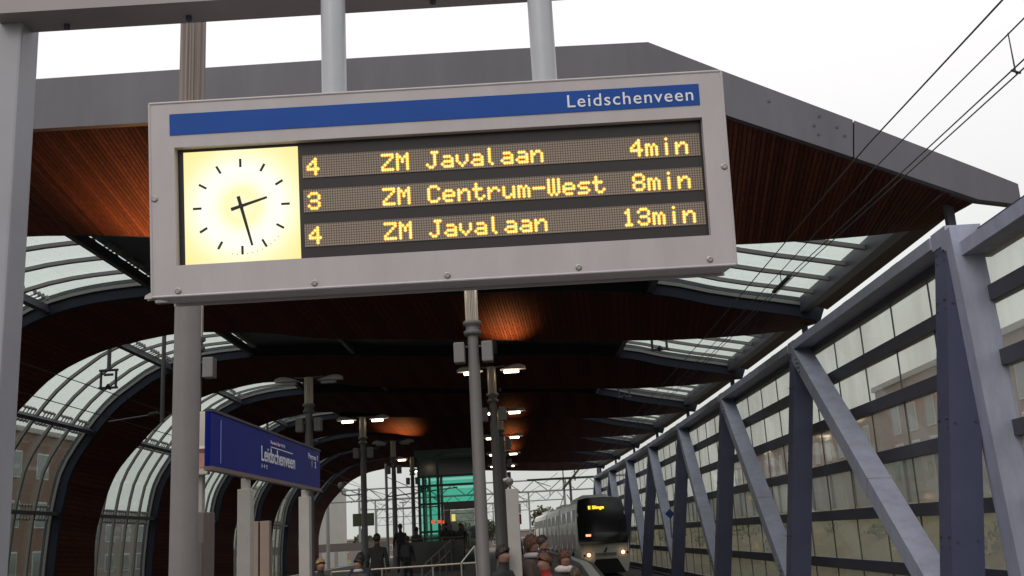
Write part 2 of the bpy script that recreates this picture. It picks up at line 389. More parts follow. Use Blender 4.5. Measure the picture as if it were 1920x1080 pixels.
# ------------------------------------------------------------------ leaning truss wall with glass
wall = thing('truss_wall', 'blue-grey steel truss wall with glass panels along the right-hand track', 'glass wall', Wp(6.2, -1.6, S(0)))
RZ = [3.80, 2.95, 2.03, 1.06, .06, -.95, -1.95]
def PX(z): return 6.27-.135*(3.9-z)
for k in range(-1, NB+1):
    c = S(k); 
    if k >= 0:
        q = MB(); q.hexa([Wp(PX(-2.3)-.22, -2.3, c-.22), Wp(PX(-2.3)+.22, -2.3, c-.22), Wp(PX(-2.3)+.22, -2.3, c+.22), Wp(PX(-2.3)-.22, -2.3, c+.22),
                          Wp(PX(3.8)-.22, 3.80, c-.22), Wp(PX(3.8)+.22, 3.80, c-.22), Wp(PX(3.8)+.22, 3.80, c+.22), Wp(PX(3.8)-.22, 3.80, c+.22)])
        obj('post', q, mat('post_steel', (.060, .066, .125), .5, noise=.10, nscale=2.5, bump=.05), wall)
        q = MB(); q.cbox(PX(4)-.26, PX(4)+.26, 3.78, 4.03, c-.27, c+.27)
        obj('node_plate', q, STEEL, wall)
        q = MB()
        for z in (3.62, 2.9, 1.2, -.4):
            for ds in (-.14, .14):
                for dz_ in (-.07, .07): p = Wp(PX(z)-.215, z+dz_, c+ds); q.tube(p, p+Vector((-.02, 0, 0)), .02, n=6)
                p = Wp(PX(z)+ds, z, c-.215); q.tube(p, p+Vector((0, -.02, 0)), .02, n=6)
        obj('bolts', q, STEELD, wall, kind='stuff')
    if k >= 0:
        obj('bearing', MB().cbox(6.62, 6.74, 4.035, 4.78, c+.95, c+1.07), STEELD, wall); obj('bearing_foot', MB().cbox(6.45, 6.75, 3.9, 4.03, c+.9, c+1.12), STEELD, wall)
    if k >= 1:
        a, b = Wp(PX(3.8)-.05, 3.75, c-.05), Wp(PX(-1.5), -1.5, S(k-1)+.1)
        obj('diagonal', MB().beam(a, b, .34, .40, Vector((1, 0, .0))), STEEL, wall)
        mid = a.lerp(b, .62); ax = (b-a).normalized(); q = MB().beam(mid-ax*.03, mid+ax*.03, .36, .42, Vector((1, 0, 0))); obj('weld_band', q, STEEL, wall)
        q = MB()
        for f_ in (.06, .085, .92, .945):
            for d_ in (-.1, 0, .1): p = a.lerp(b, f_)+Vector((-.205, 0, d_)); q.tube(p, p+Vector((-.025, 0, 0)), .018, n=6)
        obj('bolts', q, STEELD, wall, kind='stuff')
obj('end_strut', MB().beam(Wp(6.22, 3.95, S(0)-.26), Wp(6.42, -2.3, S(0)-.42), .42, .40, Vector((0, 1, 0))), STEEL, wall)
for k in range(-2, NB):
    a, b = S(k), S(k+1)
    dz = 0
    if k >= 0:
        obj('top_chord', MB().cbox(6.0, 6.5, 3.82, 4.0, a+.28, b-.28, 2), STEEL, wall)
    else: obj('top_chord', MB().cbox(6.12, 6.62, 3.52, 3.72, a+.28, b-.28, 2), STEEL, wall)
    q = MB(); 
    for j in range(3): s_ = a+(j+.7)*PER/3.2; q.cbox(6.1, 6.35, 4.0, 4.07, s_, s_+.35)
    if k >= 0: obj('cleat', q, STEELD, wall)
    for z in RZ:
        obj('rail', MB().cbox(6.40, 6.58, z-.11, z+.11, a+.01, b-.01, 2), STEELD, wall)
    if k >= -1:
        nj = 5 if k < 5 else 5
        rest = MB()
        for j in range(nj):
            s_a = a+(b-a)*j/nj+.012; s_b = a+(b-a)*(j+1)/nj-.012
            for i in range(6):
                z1, z0 = RZ[i]-.112, RZ[i+1]+.112
                q = MB().cbox(6.47, 6.485, z0, z1, s_a, s_b)
                obj('glass_pane', q, GL_WALL, wall)
        q = MB()
        for j in range(nj+1):
            s_ = a+(b-a)*j/nj; q.cbox(6.465, 6.49, -1.95, 3.72, s_-.009, s_+.009)
        obj('joint_seal', q, mat('joint_seal', (.06, .055, .05), .7), wall)
    else:
        for i in range(6):
            obj('glass_pane', MB().cbox(6.47, 6.485, RZ[i+1]+.112, RZ[i]-.112, a+.01, b-.01), GL_WALL, wall)
obj('base_beam', MB().cbox(6.2, 6.7, -2.5, -2.07, S(-2), S(NB), 10), STEELD, wall)

# ------------------------------------------------------------------ ground, platform, tracks
g = MB(); g.add([(-400, -60, EYE-2.4), (400, -60, EYE-2.4), (400, 1500, EYE-2.4), (-400, 1500, EYE-2.4)], [(0, 1, 2, 3)])
struct('ground', g, GRASS)
def ribbon(X0, X1, z, s0, s1, n=30, zf=None):
    q = MB(); 
    for i in range(n+1):
        s_ = s0+(s1-s0)*i/n; zz = zf(s_) if zf else z
        q.v += [tuple(Wp(X0, zz, s_)), tuple(Wp(X1, zz, s_))]
    q.f = [(2*i, 2*i+1, 2*i+3, 2*i+2) for i in range(n)]; return q
def zplat(s_): return -1.6 if s_ < 26 else (-1.6+.6*(s_-26)/10 if s_ < 36 else -1.0)
q = MB(); n = 60; ss = [-8+i*118/n for i in range(n+1)]
for i in range(n):
    a, b = ss[i], ss[i+1]; za, zb = zplat(a), zplat(b)
    q.hexa([Wp(-9.6, -2.2, a), Wp(1.88, -2.2, a), Wp(1.88, -2.2, b), Wp(-9.6, -2.2, b), Wp(-9.6, za, a), Wp(1.88, za, a), Wp(1.88, zb, b), Wp(-9.6, zb, b)])
struct('platform', q, CONC)
for X0, nm in ((1.45, 'right'), (-9.45, 'left')):
    struct('platform_edge_strip', ribbon(X0, X0+.3, 0, -8, 110, 60, lambda s_: zplat(s_)+.006), mat('edge_strip_white', (.6, .6, .57), .8, noise=.2))
struct('track_bed', ribbon(1.9, 6.2, -2.15, -20, 260, 80), BALL)
struct('track_bed', ribbon(-14.4, -9.6, -2.15, -20, 260, 80), BALL)
for Xc in (3.22, -11.4):
    t = thing('railway_track', 'railway track %s' % ('beside the glass truss wall with the train on it' if Xc > 0 else 'on the far left side of the platform under the curved glass'), 'track', Wp(Xc, -2.1, 20))
    for o_ in (-.75, .75):
        obj('rail', MB().cbox(Xc+o_-.035, Xc+o_+.035, -2.02, -1.90, -15, 250, 80), RAILM, t)
    q = MB()
    for i in range(280): s_ = -14+i*.9; q.cbox(Xc-1.25, Xc+1.25, -2.14, -2.02, s_, s_+.24)
    obj('sleepers', q, mat('sleeper_concrete', (.25, .24, .22), .9), t, kind='stuff')

# ------------------------------------------------------------------ the near portal frame that carries the display
SY = .0176
portal = thing('sign_portal', 'light grey steel portal frame close to the camera carrying the departure display', 'sign frame', (-2.44, 4.3, 0))
def yawed(Y, X): return Y+X*math.tan(SY)
obj('post', MB().bbox((-2.70, 4.22, 0), (-2.285, 4.38, EYE+3.4), .012), POSTPAINT, portal)
obj('post', MB().bbox((5.2, 4.32, 0), (5.65, 4.60, EYE+3.4), .012), POSTPAINT, portal)
zb = EYE+2.415
q = MB(); x0, x1 = -2.385, 5.25
q.hexa([(x0, yawed(4.17, x0), zb), (x1, yawed(4.17, x1), zb), (x1, yawed(4.36, x1), zb), (x0, yawed(4.36, x0), zb), (x0, yawed(4.17, x0), zb+.26), (x1, yawed(4.17, x1), zb+.26), (x1, yawed(4.36, x1), zb+.26), (x0, yawed(4.36, x0), zb+.26)])
obj('cross_beam', q, BEAMPAINT, portal)
q = MB()
for X in (-2.1, -1.53, -.4): q.tube((X, 4.27, zb+.01), (X, 4.27, zb-.022), .014, n=8)
obj('bolts', q, STEELD, portal, kind='stuff')
for X in (-.83, .085):
    q = MB(); r_ = .054; y_ = 4.12
    q.lathe((X, y_, 0), [(r_, EYE+1.80), (r_, EYE+2.44), (r_*.93, EYE+2.47), (r_*.7, EYE+2.49), (r_*.35, EYE+2.505), (0.001, EYE+2.51)], 24)
    obj('hanger_tube', q, mat('hanger_paint', (.42, .44, .47), .4, noise=.06, nscale=5), portal, smooth=True)

# ------------------------------------------------------------------ departure display
cx, cz, yaw, tilt, roll, DW, DH = -.3896, 1.4623, .0176, .1231, -.0024, 2.439, .8302
r_ = Vector((math.cos(yaw), math.sin(yaw), 0)); n_ = Vector((math.sin(yaw), -math.cos(yaw), 0)); up = Vector((0, 0, 1))
u_ = up*math.cos(tilt)+n_*math.sin(tilt)
rr = r_*math.cos(roll)+u_*math.sin(roll); uu = u_*math.cos(roll)-r_*math.sin(roll)
DM = Matrix((rr, uu, rr.cross(uu))).transposed().to_4x4(); DM.translation = (cx, 4.1, cz+EYE)
disp = thing('departure_display', 'large light grey departure display with backlit clock and amber lines of tram times', 'departure board', M=DM)
def dl(name, mb, mt, parent=None, **kw): return obj(name, mb, mt, parent or disp, local=True, **kw)
hw, hh = DW/2, DH/2; wx0, wx1, wy0, wy1 = -1.116, 1.125, -.287, .219; dep = .30
hs = MB()
hs.box((-hw, -hh, -dep), (hw, hh, -.05))                                 # case
for a, b in (((-hw, wy1, -.05), (hw, hh, 0)), ((-hw, -hh, -.05), (hw, wy0, 0)), ((-hw, wy0, -.05), (wx0, wy1, 0)), ((wx1, wy0, -.05), (hw, wy1, 0))): hs.box(a, b)
bm = bmesh.new(); me_ = hs.mesh('tmp'); bm.from_mesh(me_); bmesh.ops.remove_doubles(bm, verts=bm.verts, dist=1e-5)
me2 = bpy.data.meshes.new('housing'); bm.to_mesh(me2); bm.free()
dl('housing', me2, SIGNWHITE)
q = MB()      # thin rounded lip round the front edge
q.tube((-hw, hh, -.002), (hw, hh, -.002), .006, n=8); q.tube((-hw, -hh, -.002), (hw, -hh, -.002), .006, n=8)
q.tube((-hw, -hh, -.002), (-hw, hh, -.002), .006, n=8); q.tube((hw, -hh, -.002), (hw, hh, -.002), .006, n=8)
dl('edge_lip', q, SIGNWHITE)
q = MB(); q.box((-hw-.004, -hh-.012, -dep), (hw+.004, -hh-.001, -dep+.02)); dl('bottom_flange', q, SIGNWHITE)
band = dl('header_band', MB().box((-1.133, .272, .0005), (1.1205, .364, .003)), BLUE)
tm = text_mesh('Leidschenveen', .533, .054, .001, .004, Matrix.Translation((.561, .292, .0045)), 1.13)
dl('station_lettering', tm, WHITE, band)
win = dl('display_window', MB().box((wx0, wy0, -.049), (wx1, wy1, -.045)), BLACKWIN)
# clock
ccx, ccy = -.845, -.044; cx0, cx1, cy0, cy1 = -1.089, -.600, -.2865, .2035
M = bpy.data.materials.new('clock_backlight'); M.use_nodes = True; t = M.node_tree; t.nodes.clear(); nn_ = t.nodes.new
o_ = nn_('ShaderNodeOutputMaterial'); em = nn_('ShaderNodeEmission'); t.links.new(em.outputs[0], o_.inputs[0])
tc_ = nn_('ShaderNodeTexCoord'); mp_ = nn_('ShaderNodeMapping'); mp_.vector_type = 'POINT'; mp_.inputs['Location'].default_value = (-ccx, -ccy, 0)
ln = nn_('ShaderNodeVectorMath'); ln.operation = 'LENGTH'; t.links.new(tc_.outputs['Object'], mp_.inputs[0])
zz = nn_('ShaderNodeVectorMath'); zz.operation = 'MULTIPLY'; zz.inputs[1].default_value = (1, 1, 0); t.links.new(mp_.outputs[0], zz.inputs[0]); t.links.new(zz.outputs[0], ln.inputs[0])
rp = nn_('ShaderNodeValToRGB'); t.links.new(ln.outputs['Value'], rp.inputs[0]); e = rp.color_ramp.elements
e[0].position = 0; e[0].color = (1., .95, .66, 1); e[1].position = .34; e[1].color = (1., .84, .34, 1)
for pz, cc in ((.07, (1., .93, .50)), (.12, (1.1, 1.05, .85)), (.17, (1.15, 1.1, .92)), (.215, (1.05, .98, .68)), (.27, (1.02, .91, .45))):
    x_ = e.new(pz); x_.color = (*cc, 1)
t.links.new(rp.outputs[0], em.inputs[0]); em.inputs[1].default_value = 1.05
clock = dl('clock_face', MB().box((cx0, cy0, -.044), (cx1, cy1, -.036)), M)
INK = mat('clock_black', (.016, .016, .010), .6)
for h_ in range(12):
    a = math.pi/2-h_*math.pi/6; d = Vector((math.cos(a), math.sin(a), 0)); c_ = Vector((ccx, ccy, -.032))
    dl('hour_mark', MB().beam(c_+d*.170, c_+d*.206, .0095, .004, Vector((0, 0, 1))), INK, clock)
q = MB()
for i in range(11):
    a = math.pi/2-(22+i)*math.pi/30; d = Vector((math.cos(a), math.sin(a), 0)); p = Vector((ccx, ccy, -.034))+d*.206
    q.tube(p, p+Vector((0, 0, .002)), .0022, n=6)
dl('minute_dots', q, mat('clock_dot', (.25, .22, .08), .6), clock, kind='stuff')
for nm, ang, l1, l0, wd, zh in (('minute_hand', 27.6*6, .177, .044, .0125, -.026), ('hour_hand', (2+27.6/60)*30, .116, .045, .0125, -.028)):
    a = math.radians(90-ang); d = Vector((math.cos(a), math.sin(a), 0)); pz = Vector((-d.y, d.x, 0)); c_ = Vector((ccx, ccy, zh))
    P = [c_-d*l0-pz*wd*.6, c_-d*l0+pz*wd*.6, c_+d*l1+pz*wd*.38, c_+d*l1-pz*wd*.38]; Z = Vector((0, 0, .0015))
    dl(nm, MB().hexa([P[0], P[1], P[2], P[3], P[0]+Z, P[1]+Z, P[2]+Z, P[3]+Z]), INK, clock)
dl('hub', MB().tube((ccx, ccy, -.03), (ccx, ccy, -.022), .011, n=14), INK, clock)
# dot matrix lines
FONT = {'4': ['00010', '00110', '01010', '10010', '11111', '00010', '00010'], '3': ['01110', '10001', '00001', '01110', '00001', '10001', '01110'],
        '8': ['01110', '10001', '10001', '01110', '10001', '10001', '01110'], '1': ['00100', '01100', '00100', '00100', '00100', '00100', '01110'],
        'Z': ['11111', '00001', '00010', '00100', '01000', '10000', '11111'], 'M': ['10001', '11011', '10101', '10101', '10001', '10001', '10001'],
        'J': ['00111', '00010', '00010', '00010', '00010', '10010', '01100'], 'a': ['00000', '00000', '01110', '00001', '01111', '10001', '01111'],
        'v': ['00000', '00000', '10001', '10001', '10001', '01010', '00100'], 'l': ['01000', '01000', '01000', '01000', '01000', '01000', '00100'],
        'n': ['00000', '00000', '10110', '11001', '10001', '10001', '10001'], 'C': ['01110', '10001', '10000', '10000', '10000', '10001', '01110'],
        'e': ['00000', '00000', '01110', '10001', '11111', '10000', '01110'], 't': ['01000', '01000', '11110', '01000', '01000', '01001', '00110'],
        'r': ['00000', '00000', '10110', '11001', '10000', '10000', '10000'], 'u': ['00000', '00000', '10001', '10001', '10001', '10011', '01101'],
        'm': ['00000', '00000', '11010', '10101', '10101', '10101', '10101'], '-': ['00000', '00000', '00000', '11111', '00000', '00000', '00000'],
        'W': ['10101', '10101', '10101', '10101', '10101', '10101', '01010'], 's': ['00000', '00000', '01111', '10000', '01110', '00001', '11110'],
        'i': ['00100', '00000', '00100', '00100', '00100', '00100', '00100'], ' ': ['00000']*7}
PIT = .01062
M = bpy.data.materials.new('led_grid'); M.use_nodes = True; t = M.node_tree; b_ = t.nodes['Principled BSDF']; b_.inputs['Roughness'].default_value = .5
tc_ = t.nodes.new('ShaderNodeTexCoord'); sp = t.nodes.new('ShaderNodeVectorMath'); sp.operation = 'SCALE'; sp.inputs['Scale'].default_value = 1/PIT
t.links.new(tc_.outputs['Object'], sp.inputs[0]); fr = t.nodes.new('ShaderNodeVectorMath'); fr.operation = 'FRACTION'; t.links.new(sp.outputs[0], fr.inputs[0])
sb = t.nodes.new('ShaderNodeVectorMath'); sb.operation = 'SUBTRACT'; sb.inputs[1].default_value = (.5, .5, 0); t.links.new(fr.outputs[0], sb.inputs[0])
mz = t.nodes.new('ShaderNodeVectorMath'); mz.operation = 'MULTIPLY'; mz.inputs[1].default_value = (1, 1, 0); t.links.new(sb.outputs[0], mz.inputs[0])
le = t.nodes.new('ShaderNodeVectorMath'); le.operation = 'LENGTH'; t.links.new(mz.outputs[0], le.inputs[0])
rp = t.nodes.new('ShaderNodeValToRGB'); rp.color_ramp.elements[0].position = .34; rp.color_ramp.elements[0].color = (.36, .285, .215, 1)
rp.color_ramp.elements[1].position = .48; rp.color_ramp.elements[1].color = (.10, .08, .068, 1)
t.links.new(le.outputs['Value'], rp.inputs[0]); t.links.new(rp.outputs[0], b_.inputs['Base Color']); LEDG = M
LEDE = emis('led_amber', (1., .47, .06), 1.6); LEDC = emis('led_core', (1., .70, .22), 1.9)
rows = [(.0772, '4', 'ZM Javalaan', '4min', .822), (-.0710, '3', 'ZM Centrum-West', '8min', .822), (-.2195, '4', 'ZM Javalaan', '13min', .768)]
for zi, (y0, nn, dst, mn, xm) in enumerate(rows):
    y0 = round(y0/PIT)*PIT
    pnl = dl('led_line', MB().box((-.581, y0-PIT*1.0, -.0448), (1.115, y0+PIT*8.3, -.040)), LEDG)
    for txt, xs in ((nn, -.5655), (dst, -.2402), (mn, xm)):
        xs = round(xs/PIT)*PIT; x = xs
        for ch in txt:
            q = MB(); q2 = MB()
            for ry, row in enumerate(FONT[ch]):
                for cx_, bit in enumerate(row):
                    if bit == '1':
                        p = Vector((x+(cx_+.5)*PIT, y0+(6-ry+.5)*PIT, -.0398))
                        q.tube(p, p+Vector((0, 0, .0008)), PIT*.70, n=8); q2.tube(p+Vector((0, 0, .0009)), p+Vector((0, 0, .0014)), PIT*.40, n=6)
            x += 6*PIT
            if q.v:
                nq = len(q.f); q.add(q2.v, q2.f); me = q.mesh('lit_letter'); me.materials.append(LEDE); me.materials.append(LEDC)
                for pi in range(nq, len(me.polygons)): me.polygons[pi].material_index = 1
                dl('lit_letter', me, None, pnl)
for (x, y) in [(-1.110, -.3945), (-.538, -.3935), (.0174, -.393), (.565, -.391), (1.112, -.388), (-1.202, .002), (1.202, .0015)]:
    q = MB(); q.lathe((x, y, 0), [(.0135, 0), (.0135, .003), (.010, .005), (.0085, .0035), (.0001, .0035)], 14)
    q.tube((x, y, .003), (x, y, .0048), .0045, n=6)
    dl('screw', q, SCREW)
q = MB(); q.box((-hw-.0012, -.002, -dep+.02), (-hw-.0002, .002, -.01)); q.box((hw+.0002, -.002, -dep+.02), (hw+.0012, .002, -.01))
dl('seams', q, mat('seam_dark', (.2, .18, .18), .8), kind='stuff')
q = MB(); q.box((-.735, hh+.0005, -.20), (-.60, hh+.012, -.12)); dl('top_bracket', q, SIGNWHITE)

# ------------------------------------------------------------------ masts, lamps, loudspeakers
def flute(mb, X, s_, z0, z1, r0):
    c = Wp(X, 0, s_); n = 24; vs = []
    for z in (z0, z1):
        for i in range(n*2):
            a = math.pi*i/n; rr_ = r0*(1 if (i//2) % 2 else .84); vs.append((c.x+rr_*math.cos(a), c.y+rr_*math.sin(a), z+EYE))
    N2 = 2*n; mb.add(vs, [(i, (i+1) % N2, N2+(i+1) % N2, N2+i) for i in range(N2)]+[tuple(range(N2, 2*N2))])
def up_light(X, z, s_, e, parent):
    ld = bpy.data.lights.new('uplight_lamp', 'SPOT'); ld.energy = e*2.2; ld.color = (1, .46, .15); ld.spot_size = math.radians(105); ld.spot_blend = .9; ld.shadow_soft_size = .06
    lo = bpy.data.objects.new('uplight_lamp', ld); COL.objects.link(lo); lo.parent = parent
    lo.matrix_parent_inverse = PM[parent.name].inverted(); lo.matrix_world = Matrix.Translation(Wp(X, z, s_)) @ Matrix.Rotation(math.pi, 4, 'X')
def lampmast(X, k, lit, uplight, label, topcol=None):
    s_ = S(k, 2.0); base = zplat(s_); c = Wp(X, base, s_); dl_ = .17 if k == 0 else .05
    t = thing('lamp_mast', label, 'lamp post', c, 'lamp masts on the platform')
    obj('pole', MB().lathe((c.x, c.y, c.z), [(.13, 0), (.13, .9), (.115, 1.0), (.105, 1.02), (.095, 2.8-base), (.085, 3.3-base)], 20), MASTM if k == 0 or X > -2 else MASTD, t, smooth=True)
    q = MB(); q.lathe((c.x, c.y, EYE), [(.0, 3.26), (.14, 3.27), (.15, 3.33), (.11, 3.36), (.11, 3.42), (.155, 3.45), (.15, 3.50), (0, 3.52)], 16); obj('collar', q, MASTD, t, smooth=True)
    q = MB(); flute(q, X, s_, 3.46, 4.12+dl_, .11); obj('fluted_top', q, ALU, t)
    for sg in (-1, 1):
        q = MB(); q.bbox((-.09, -.11, -.17), (.09, .11, .17), .02)
        q.v = [(a+c.x+sg*.23, b+c.y, d+EYE+2.98) for a, b, d in q.v]
        obj('loudspeaker', q, mat('speaker_grey', (.16, .155, .15), .5), t)
        p = Wp(X, 2.98, s_); obj('speaker_bracket', MB().tube((c.x, c.y, EYE+3.08), (c.x+sg*.15, c.y, EYE+3.08), .018, n=6), MASTD, t)
        a0 = Wp(X, 4.10+dl_, s_); a1 = Wp(X+sg*.36, 4.13+dl_, s_); obj('arm', MB().tube(a0, a1, .022, n=8), MASTD, t)
        # shade: a flattened half shell tapering outwards
        q = MB(); ns_, nu_ = 8, 8
        for i in range(ns_+1):
            f_ = i/ns_; xx = sg*(.22+.64*f_); hgt = .13*math.sin(math.pi*min(1, .18+.82*(1-f_)**.8))+.012; wid = .15*(1-.55*f_)
            for j in range(nu_+1):
                a = math.pi*j/nu_; q.v.append(tuple(Wp(X+xx, 4.03+dl_+hgt*math.sin(a), s_)+Vector((0, wid*math.cos(a), 0))))
        for i in range(ns_):
            for j in range(nu_): a = i*(nu_+1)+j; q.f.append((a, a+1, a+nu_+2, a+nu_+1))
        sh = obj('lamp_shade', q, mat('shade_paint', (.42, .41, .40), .5), t, smooth=True)
        on = lit[(sg+1)//2]
        q = MB(); p = Wp(X+sg*.50, 4.0+dl_, s_); q.bbox((p.x-.19, p.y-.06, p.z-.05), (p.x+.19, p.y+.06, p.z+.02), .02)
        obj('lamp_tube', q, LAMPE if on else mat('lamp_tube_off', (.30, .29, .28), .4), sh)
        if on:
            ld = bpy.data.lights.new('lamp_light', 'POINT'); ld.energy = 1.6; ld.color = (1, .75, .5); ld.shadow_soft_size = .1
            lo = bpy.data.objects.new('lamp_light', ld); COL.objects.link(lo); lo.parent = t; lo.matrix_parent_inverse = PM[t.name].inverted(); lo.matrix_world = Matrix.Translation(p+Vector((0, 0, -.12)))
    if uplight: up_light(X+uplight[0], 4.24+dl_, s_-.05, uplight[1], t)
WORDS = ['nearest', 'second', 'third', 'fourth', 'fifth', 'farthest']
for k in range(6):
    lampmast(-1.0, k, (1, 1), ((.42, (60, 60, 0, 12, 40, 40)[k]) if k != 2 else None), '%s lamp mast of the right-hand row, %s' % (WORDS[k], ['pale pole rising below the middle of the display', 'just behind the pale pole under the display', 'half hidden behind the pole in front of it', 'mid-way to the tunnel end', 'near the far opening', 'beside the green lift'][k]))
L2 = [((0, 0), (-.8, 115), 'nearest lamp mast of the left-hand row, mostly behind the thick white pole'),
      ((0, 0), None, 'dark unlit lamp mast behind the right end of the blue station name board'),
      ((1, 1), None, 'lamp mast with two bright lamps between the name board and the lift'),
      ((0, 0), None, 'unlit lamp mast standing between the two-lamp mast and the green lift'),
      ((1, 0), (-.45, 120), 'lamp mast left of the green lift with one lit lamp and orange top'),
      ((1, 0), None, 'farthest lamp mast of the left-hand row behind the green lift')]
for k in range(6): lampmast(-5.6, k, *L2[k])

# near thick mast behind the display
c = Wp(-2.96, -1.6, 8.5)
t = thing('thick_mast', 'thick white square-cut pole with fluted metal top passing behind the left end of the display', 'pole', c)
obj('lower_pole', MB().lathe((c.x, c.y, 0), [(.12, 0), (.12, 1.0), (.112, 1.05), (.108, EYE+3.0)], 32), mat('pole_paint', (.175, .16, .155), .5, noise=.1, nscale=4), t, smooth=True)
q = MB(); flute(q, -2.96, 8.5, 3.0, 6.9, .112); obj('fluted_top', q, mat('weathered_aluminium', (.23, .185, .165), .5, metal=.2, noise=.35, nscale=6, stretch=(8, 8, .15)), t)
obj('collar', MB().lathe((c.x, c.y, EYE+2.9), [(.0, 0), (.15, .01), (.15, .1), (0, .11)], 20), MASTD, t)
t = thing('service_cabinet', 'narrow grey service cabinet standing right behind the thick white pole', 'cabinet', Wp(-3.0, -1.6, 9.2))
p = Wp(-3.13, -1.6, 9.1)
obj('body', MB().bbox((p.x-.14, p.y, 0), (p.x+.14, p.y+.3, EYE+.36), .012), mat('cabinet_brown', (.13, .105, .095), .6, noise=.1), t)
obj('door', MB().box((p.x-.135, p.y-.02, .1), (p.x-.0, p.y-.002, EYE+.35)), POSTWHITE, t)
obj('vent', MB().box((p.x+.01, p.y-.012, .9), (p.x+.13, p.y-.002, EYE+.1)), mat('vent_brown', (.10, .08, .075), .6), t)
p = Wp(-4.14, -1.6, 15.2)
t = thing('ticket_cabinet', 'tan double cabinet with a dark gap seen between the two posts of the name board', 'cabinet', (p.x, p.y, 0))
TAN = mat('tan_panel', (.24, .18, .14), .6, noise=.12, nscale=3)
obj('door_panel', MB().bbox((p.x-.15, p.y, 0), (p.x-.012, p.y+.12, EYE+.42), .008), TAN, t)
obj('door_panel', MB().bbox((p.x+.012, p.y, 0), (p.x+.15, p.y+.12, EYE+.42), .008), TAN, t)
obj('gap_strip', MB().box((p.x-.011, p.y+.03, 0), (p.x+.011, p.y+.10, EYE+.40)), RUB, t)

# ------------------------------------------------------------------ station name board
sb_ = thing('station_name_board', 'dark blue station name board on two white posts, reading Leidschenveen', 'station sign', Wp(-2.95, -1.6, 11.2))
BX = -2.9
obj('board', MB().cbox(BX-.045, BX, .745, 1.215, 8.98, 13.52), NAVY, sb_)
obj('frame', MB().cbox(BX-.055, BX+.012, .705, .742, 8.96, 13.54), mat('board_frame_brown', (.16, .12, .10), .5), sb_)
obj('frame', MB().cbox(BX-.055, BX+.012, 1.217, 1.24, 8.96, 13.54), mat('board_frame_dark', (.05, .045, .06), .5), sb_)
obj('end_cap', MB().cbox(BX-.048, BX+.004, .744, 1.214, 8.955, 8.978), NAVY, sb_)
def board_text(txt, s0, z0, width, height, mt=WHITE, bold=0., parent=sb_, nm='lettering'):
    o0 = Wp(BX+.004, z0, s0); dx = (Wp(BX+.004, z0, s0+1)-o0).normalized()
    MM = Matrix((dx, Vector((0, 0, 1)), dx.cross(Vector((0, 0, 1))))).transposed().to_4x4(); MM.translation = o0
    return obj(nm, text_mesh(txt, width, height, .002, bold, MM), mt, parent)
WB = mat('board_lettering', (.62, .64, .72), .5)
board_text('Leidschenveen', 10.62, .90, 1.48, .155, WB, .012)
board_text('RandstadRail  HTM', 11.0, 1.105, .62, .035, WB, .0)
obj('logo_dot', MB().tube(Wp(BX+.001, 1.125, 11.27), Wp(BX+.006, 1.125, 11.27), .028, n=12), mat('logo_red', (.5, .06, .03), .5), sb_)
obj('rule', MB().cbox(BX+.001, BX+.004, 1.068, 1.078, 11.0, 12.0), WB, sb_)
board_text('3  4  E', 10.62, .83, .24, .04, WB, .0)
board_text('Perron 1', 12.82, 1.08, .55, .07, WB, .01)
board_text('1', 13.02, .985, None, .08, WB, .01); board_text('2', 13.2, .985, None, .08, WB, .01)
obj('rule', MB().cbox(BX+.001, BX+.004, .78, 1.17, 9.24, 9.262), mat('rule_blue', (.2, .25, .55), .5), sb_)
for s_ in (10.28, 12.9):
    c = Wp(BX-.06, -1.6, s_)
    obj('post', MB().bbox((c.x-.065, c.y-.065, 0), (c.x+.065, c.y+.065, EYE+(.60 if s_ < 11 else .62)), .006), POSTWHITE, sb_)
    obj('post_head', MB().bbox((c.x-.038, c.y-.038, EYE+.60), (c.x+.038, c.y+.038, EYE+.704), .004), POSTWHITE, sb_)
p = Wp(-3.1, 0, 9.35)
t = thing('poster_case', 'white poster case with pink picture peeking out between thick pole and blue board', 'poster case', (p.x-.2, p.y, 0))
obj('case', MB().bbox((p.x-.16, p.y, EYE+.70), (p.x+.055, p.y+.08, EYE+1.27), .01), mat('case_cream', (.56, .51, .44), .5), t)
obj('print', MB().box((p.x-.14, p.y-.006, EYE+.76), (p.x+.03, p.y-.001, EYE+.89)), mat('print_pink', (.50, .25, .20), .5, noise=.3, nscale=9), t)
obj('print', MB().box((p.x-.14, p.y-.006, EYE+.892), (p.x+.03, p.y-.001, EYE+.93)), mat('print_red', (.22, .05, .035), .5, noise=.5, nscale=20), t)
obj('print', MB().box((p.x-.14, p.y-.006, EYE+.932), (p.x+.03, p.y-.001, EYE+.955)), WHITE, t)
obj('post', MB().bbox((p.x-.10, p.y+.09, 0), (p.x-.02, p.y+.17, EYE+1.2), .006), POSTWHITE, t)

# white post with a camera on top
t = thing('camera_post', 'slim white post with a round camera on top, in front of the waiting people', 'post', Wp(-.38, -1.6, 12))
c = Wp(-.38, -1.6, 12)
obj('post', MB().bbox((c.x-.07, c.y-.07, 0), (c.x+.07, c.y+.07, EYE+.53), .006), POSTWHITE, t)
q = MB(); q.sphere((c.x-.02, c.y, EYE+.615), .045); q.tube((c.x-.02, c.y, EYE+.53), (c.x-.02, c.y, EYE+.59), .016, n=8)
obj('camera_dome', q, mat('camera_grey', (.13, .11, .10), .4), t, smooth=True)
obj('camera_hood', MB().tube((c.x-.09, c.y, EYE+.63), (c.x-.02, c.y, EYE+.65), .02, n=8), POSTWHITE, t)
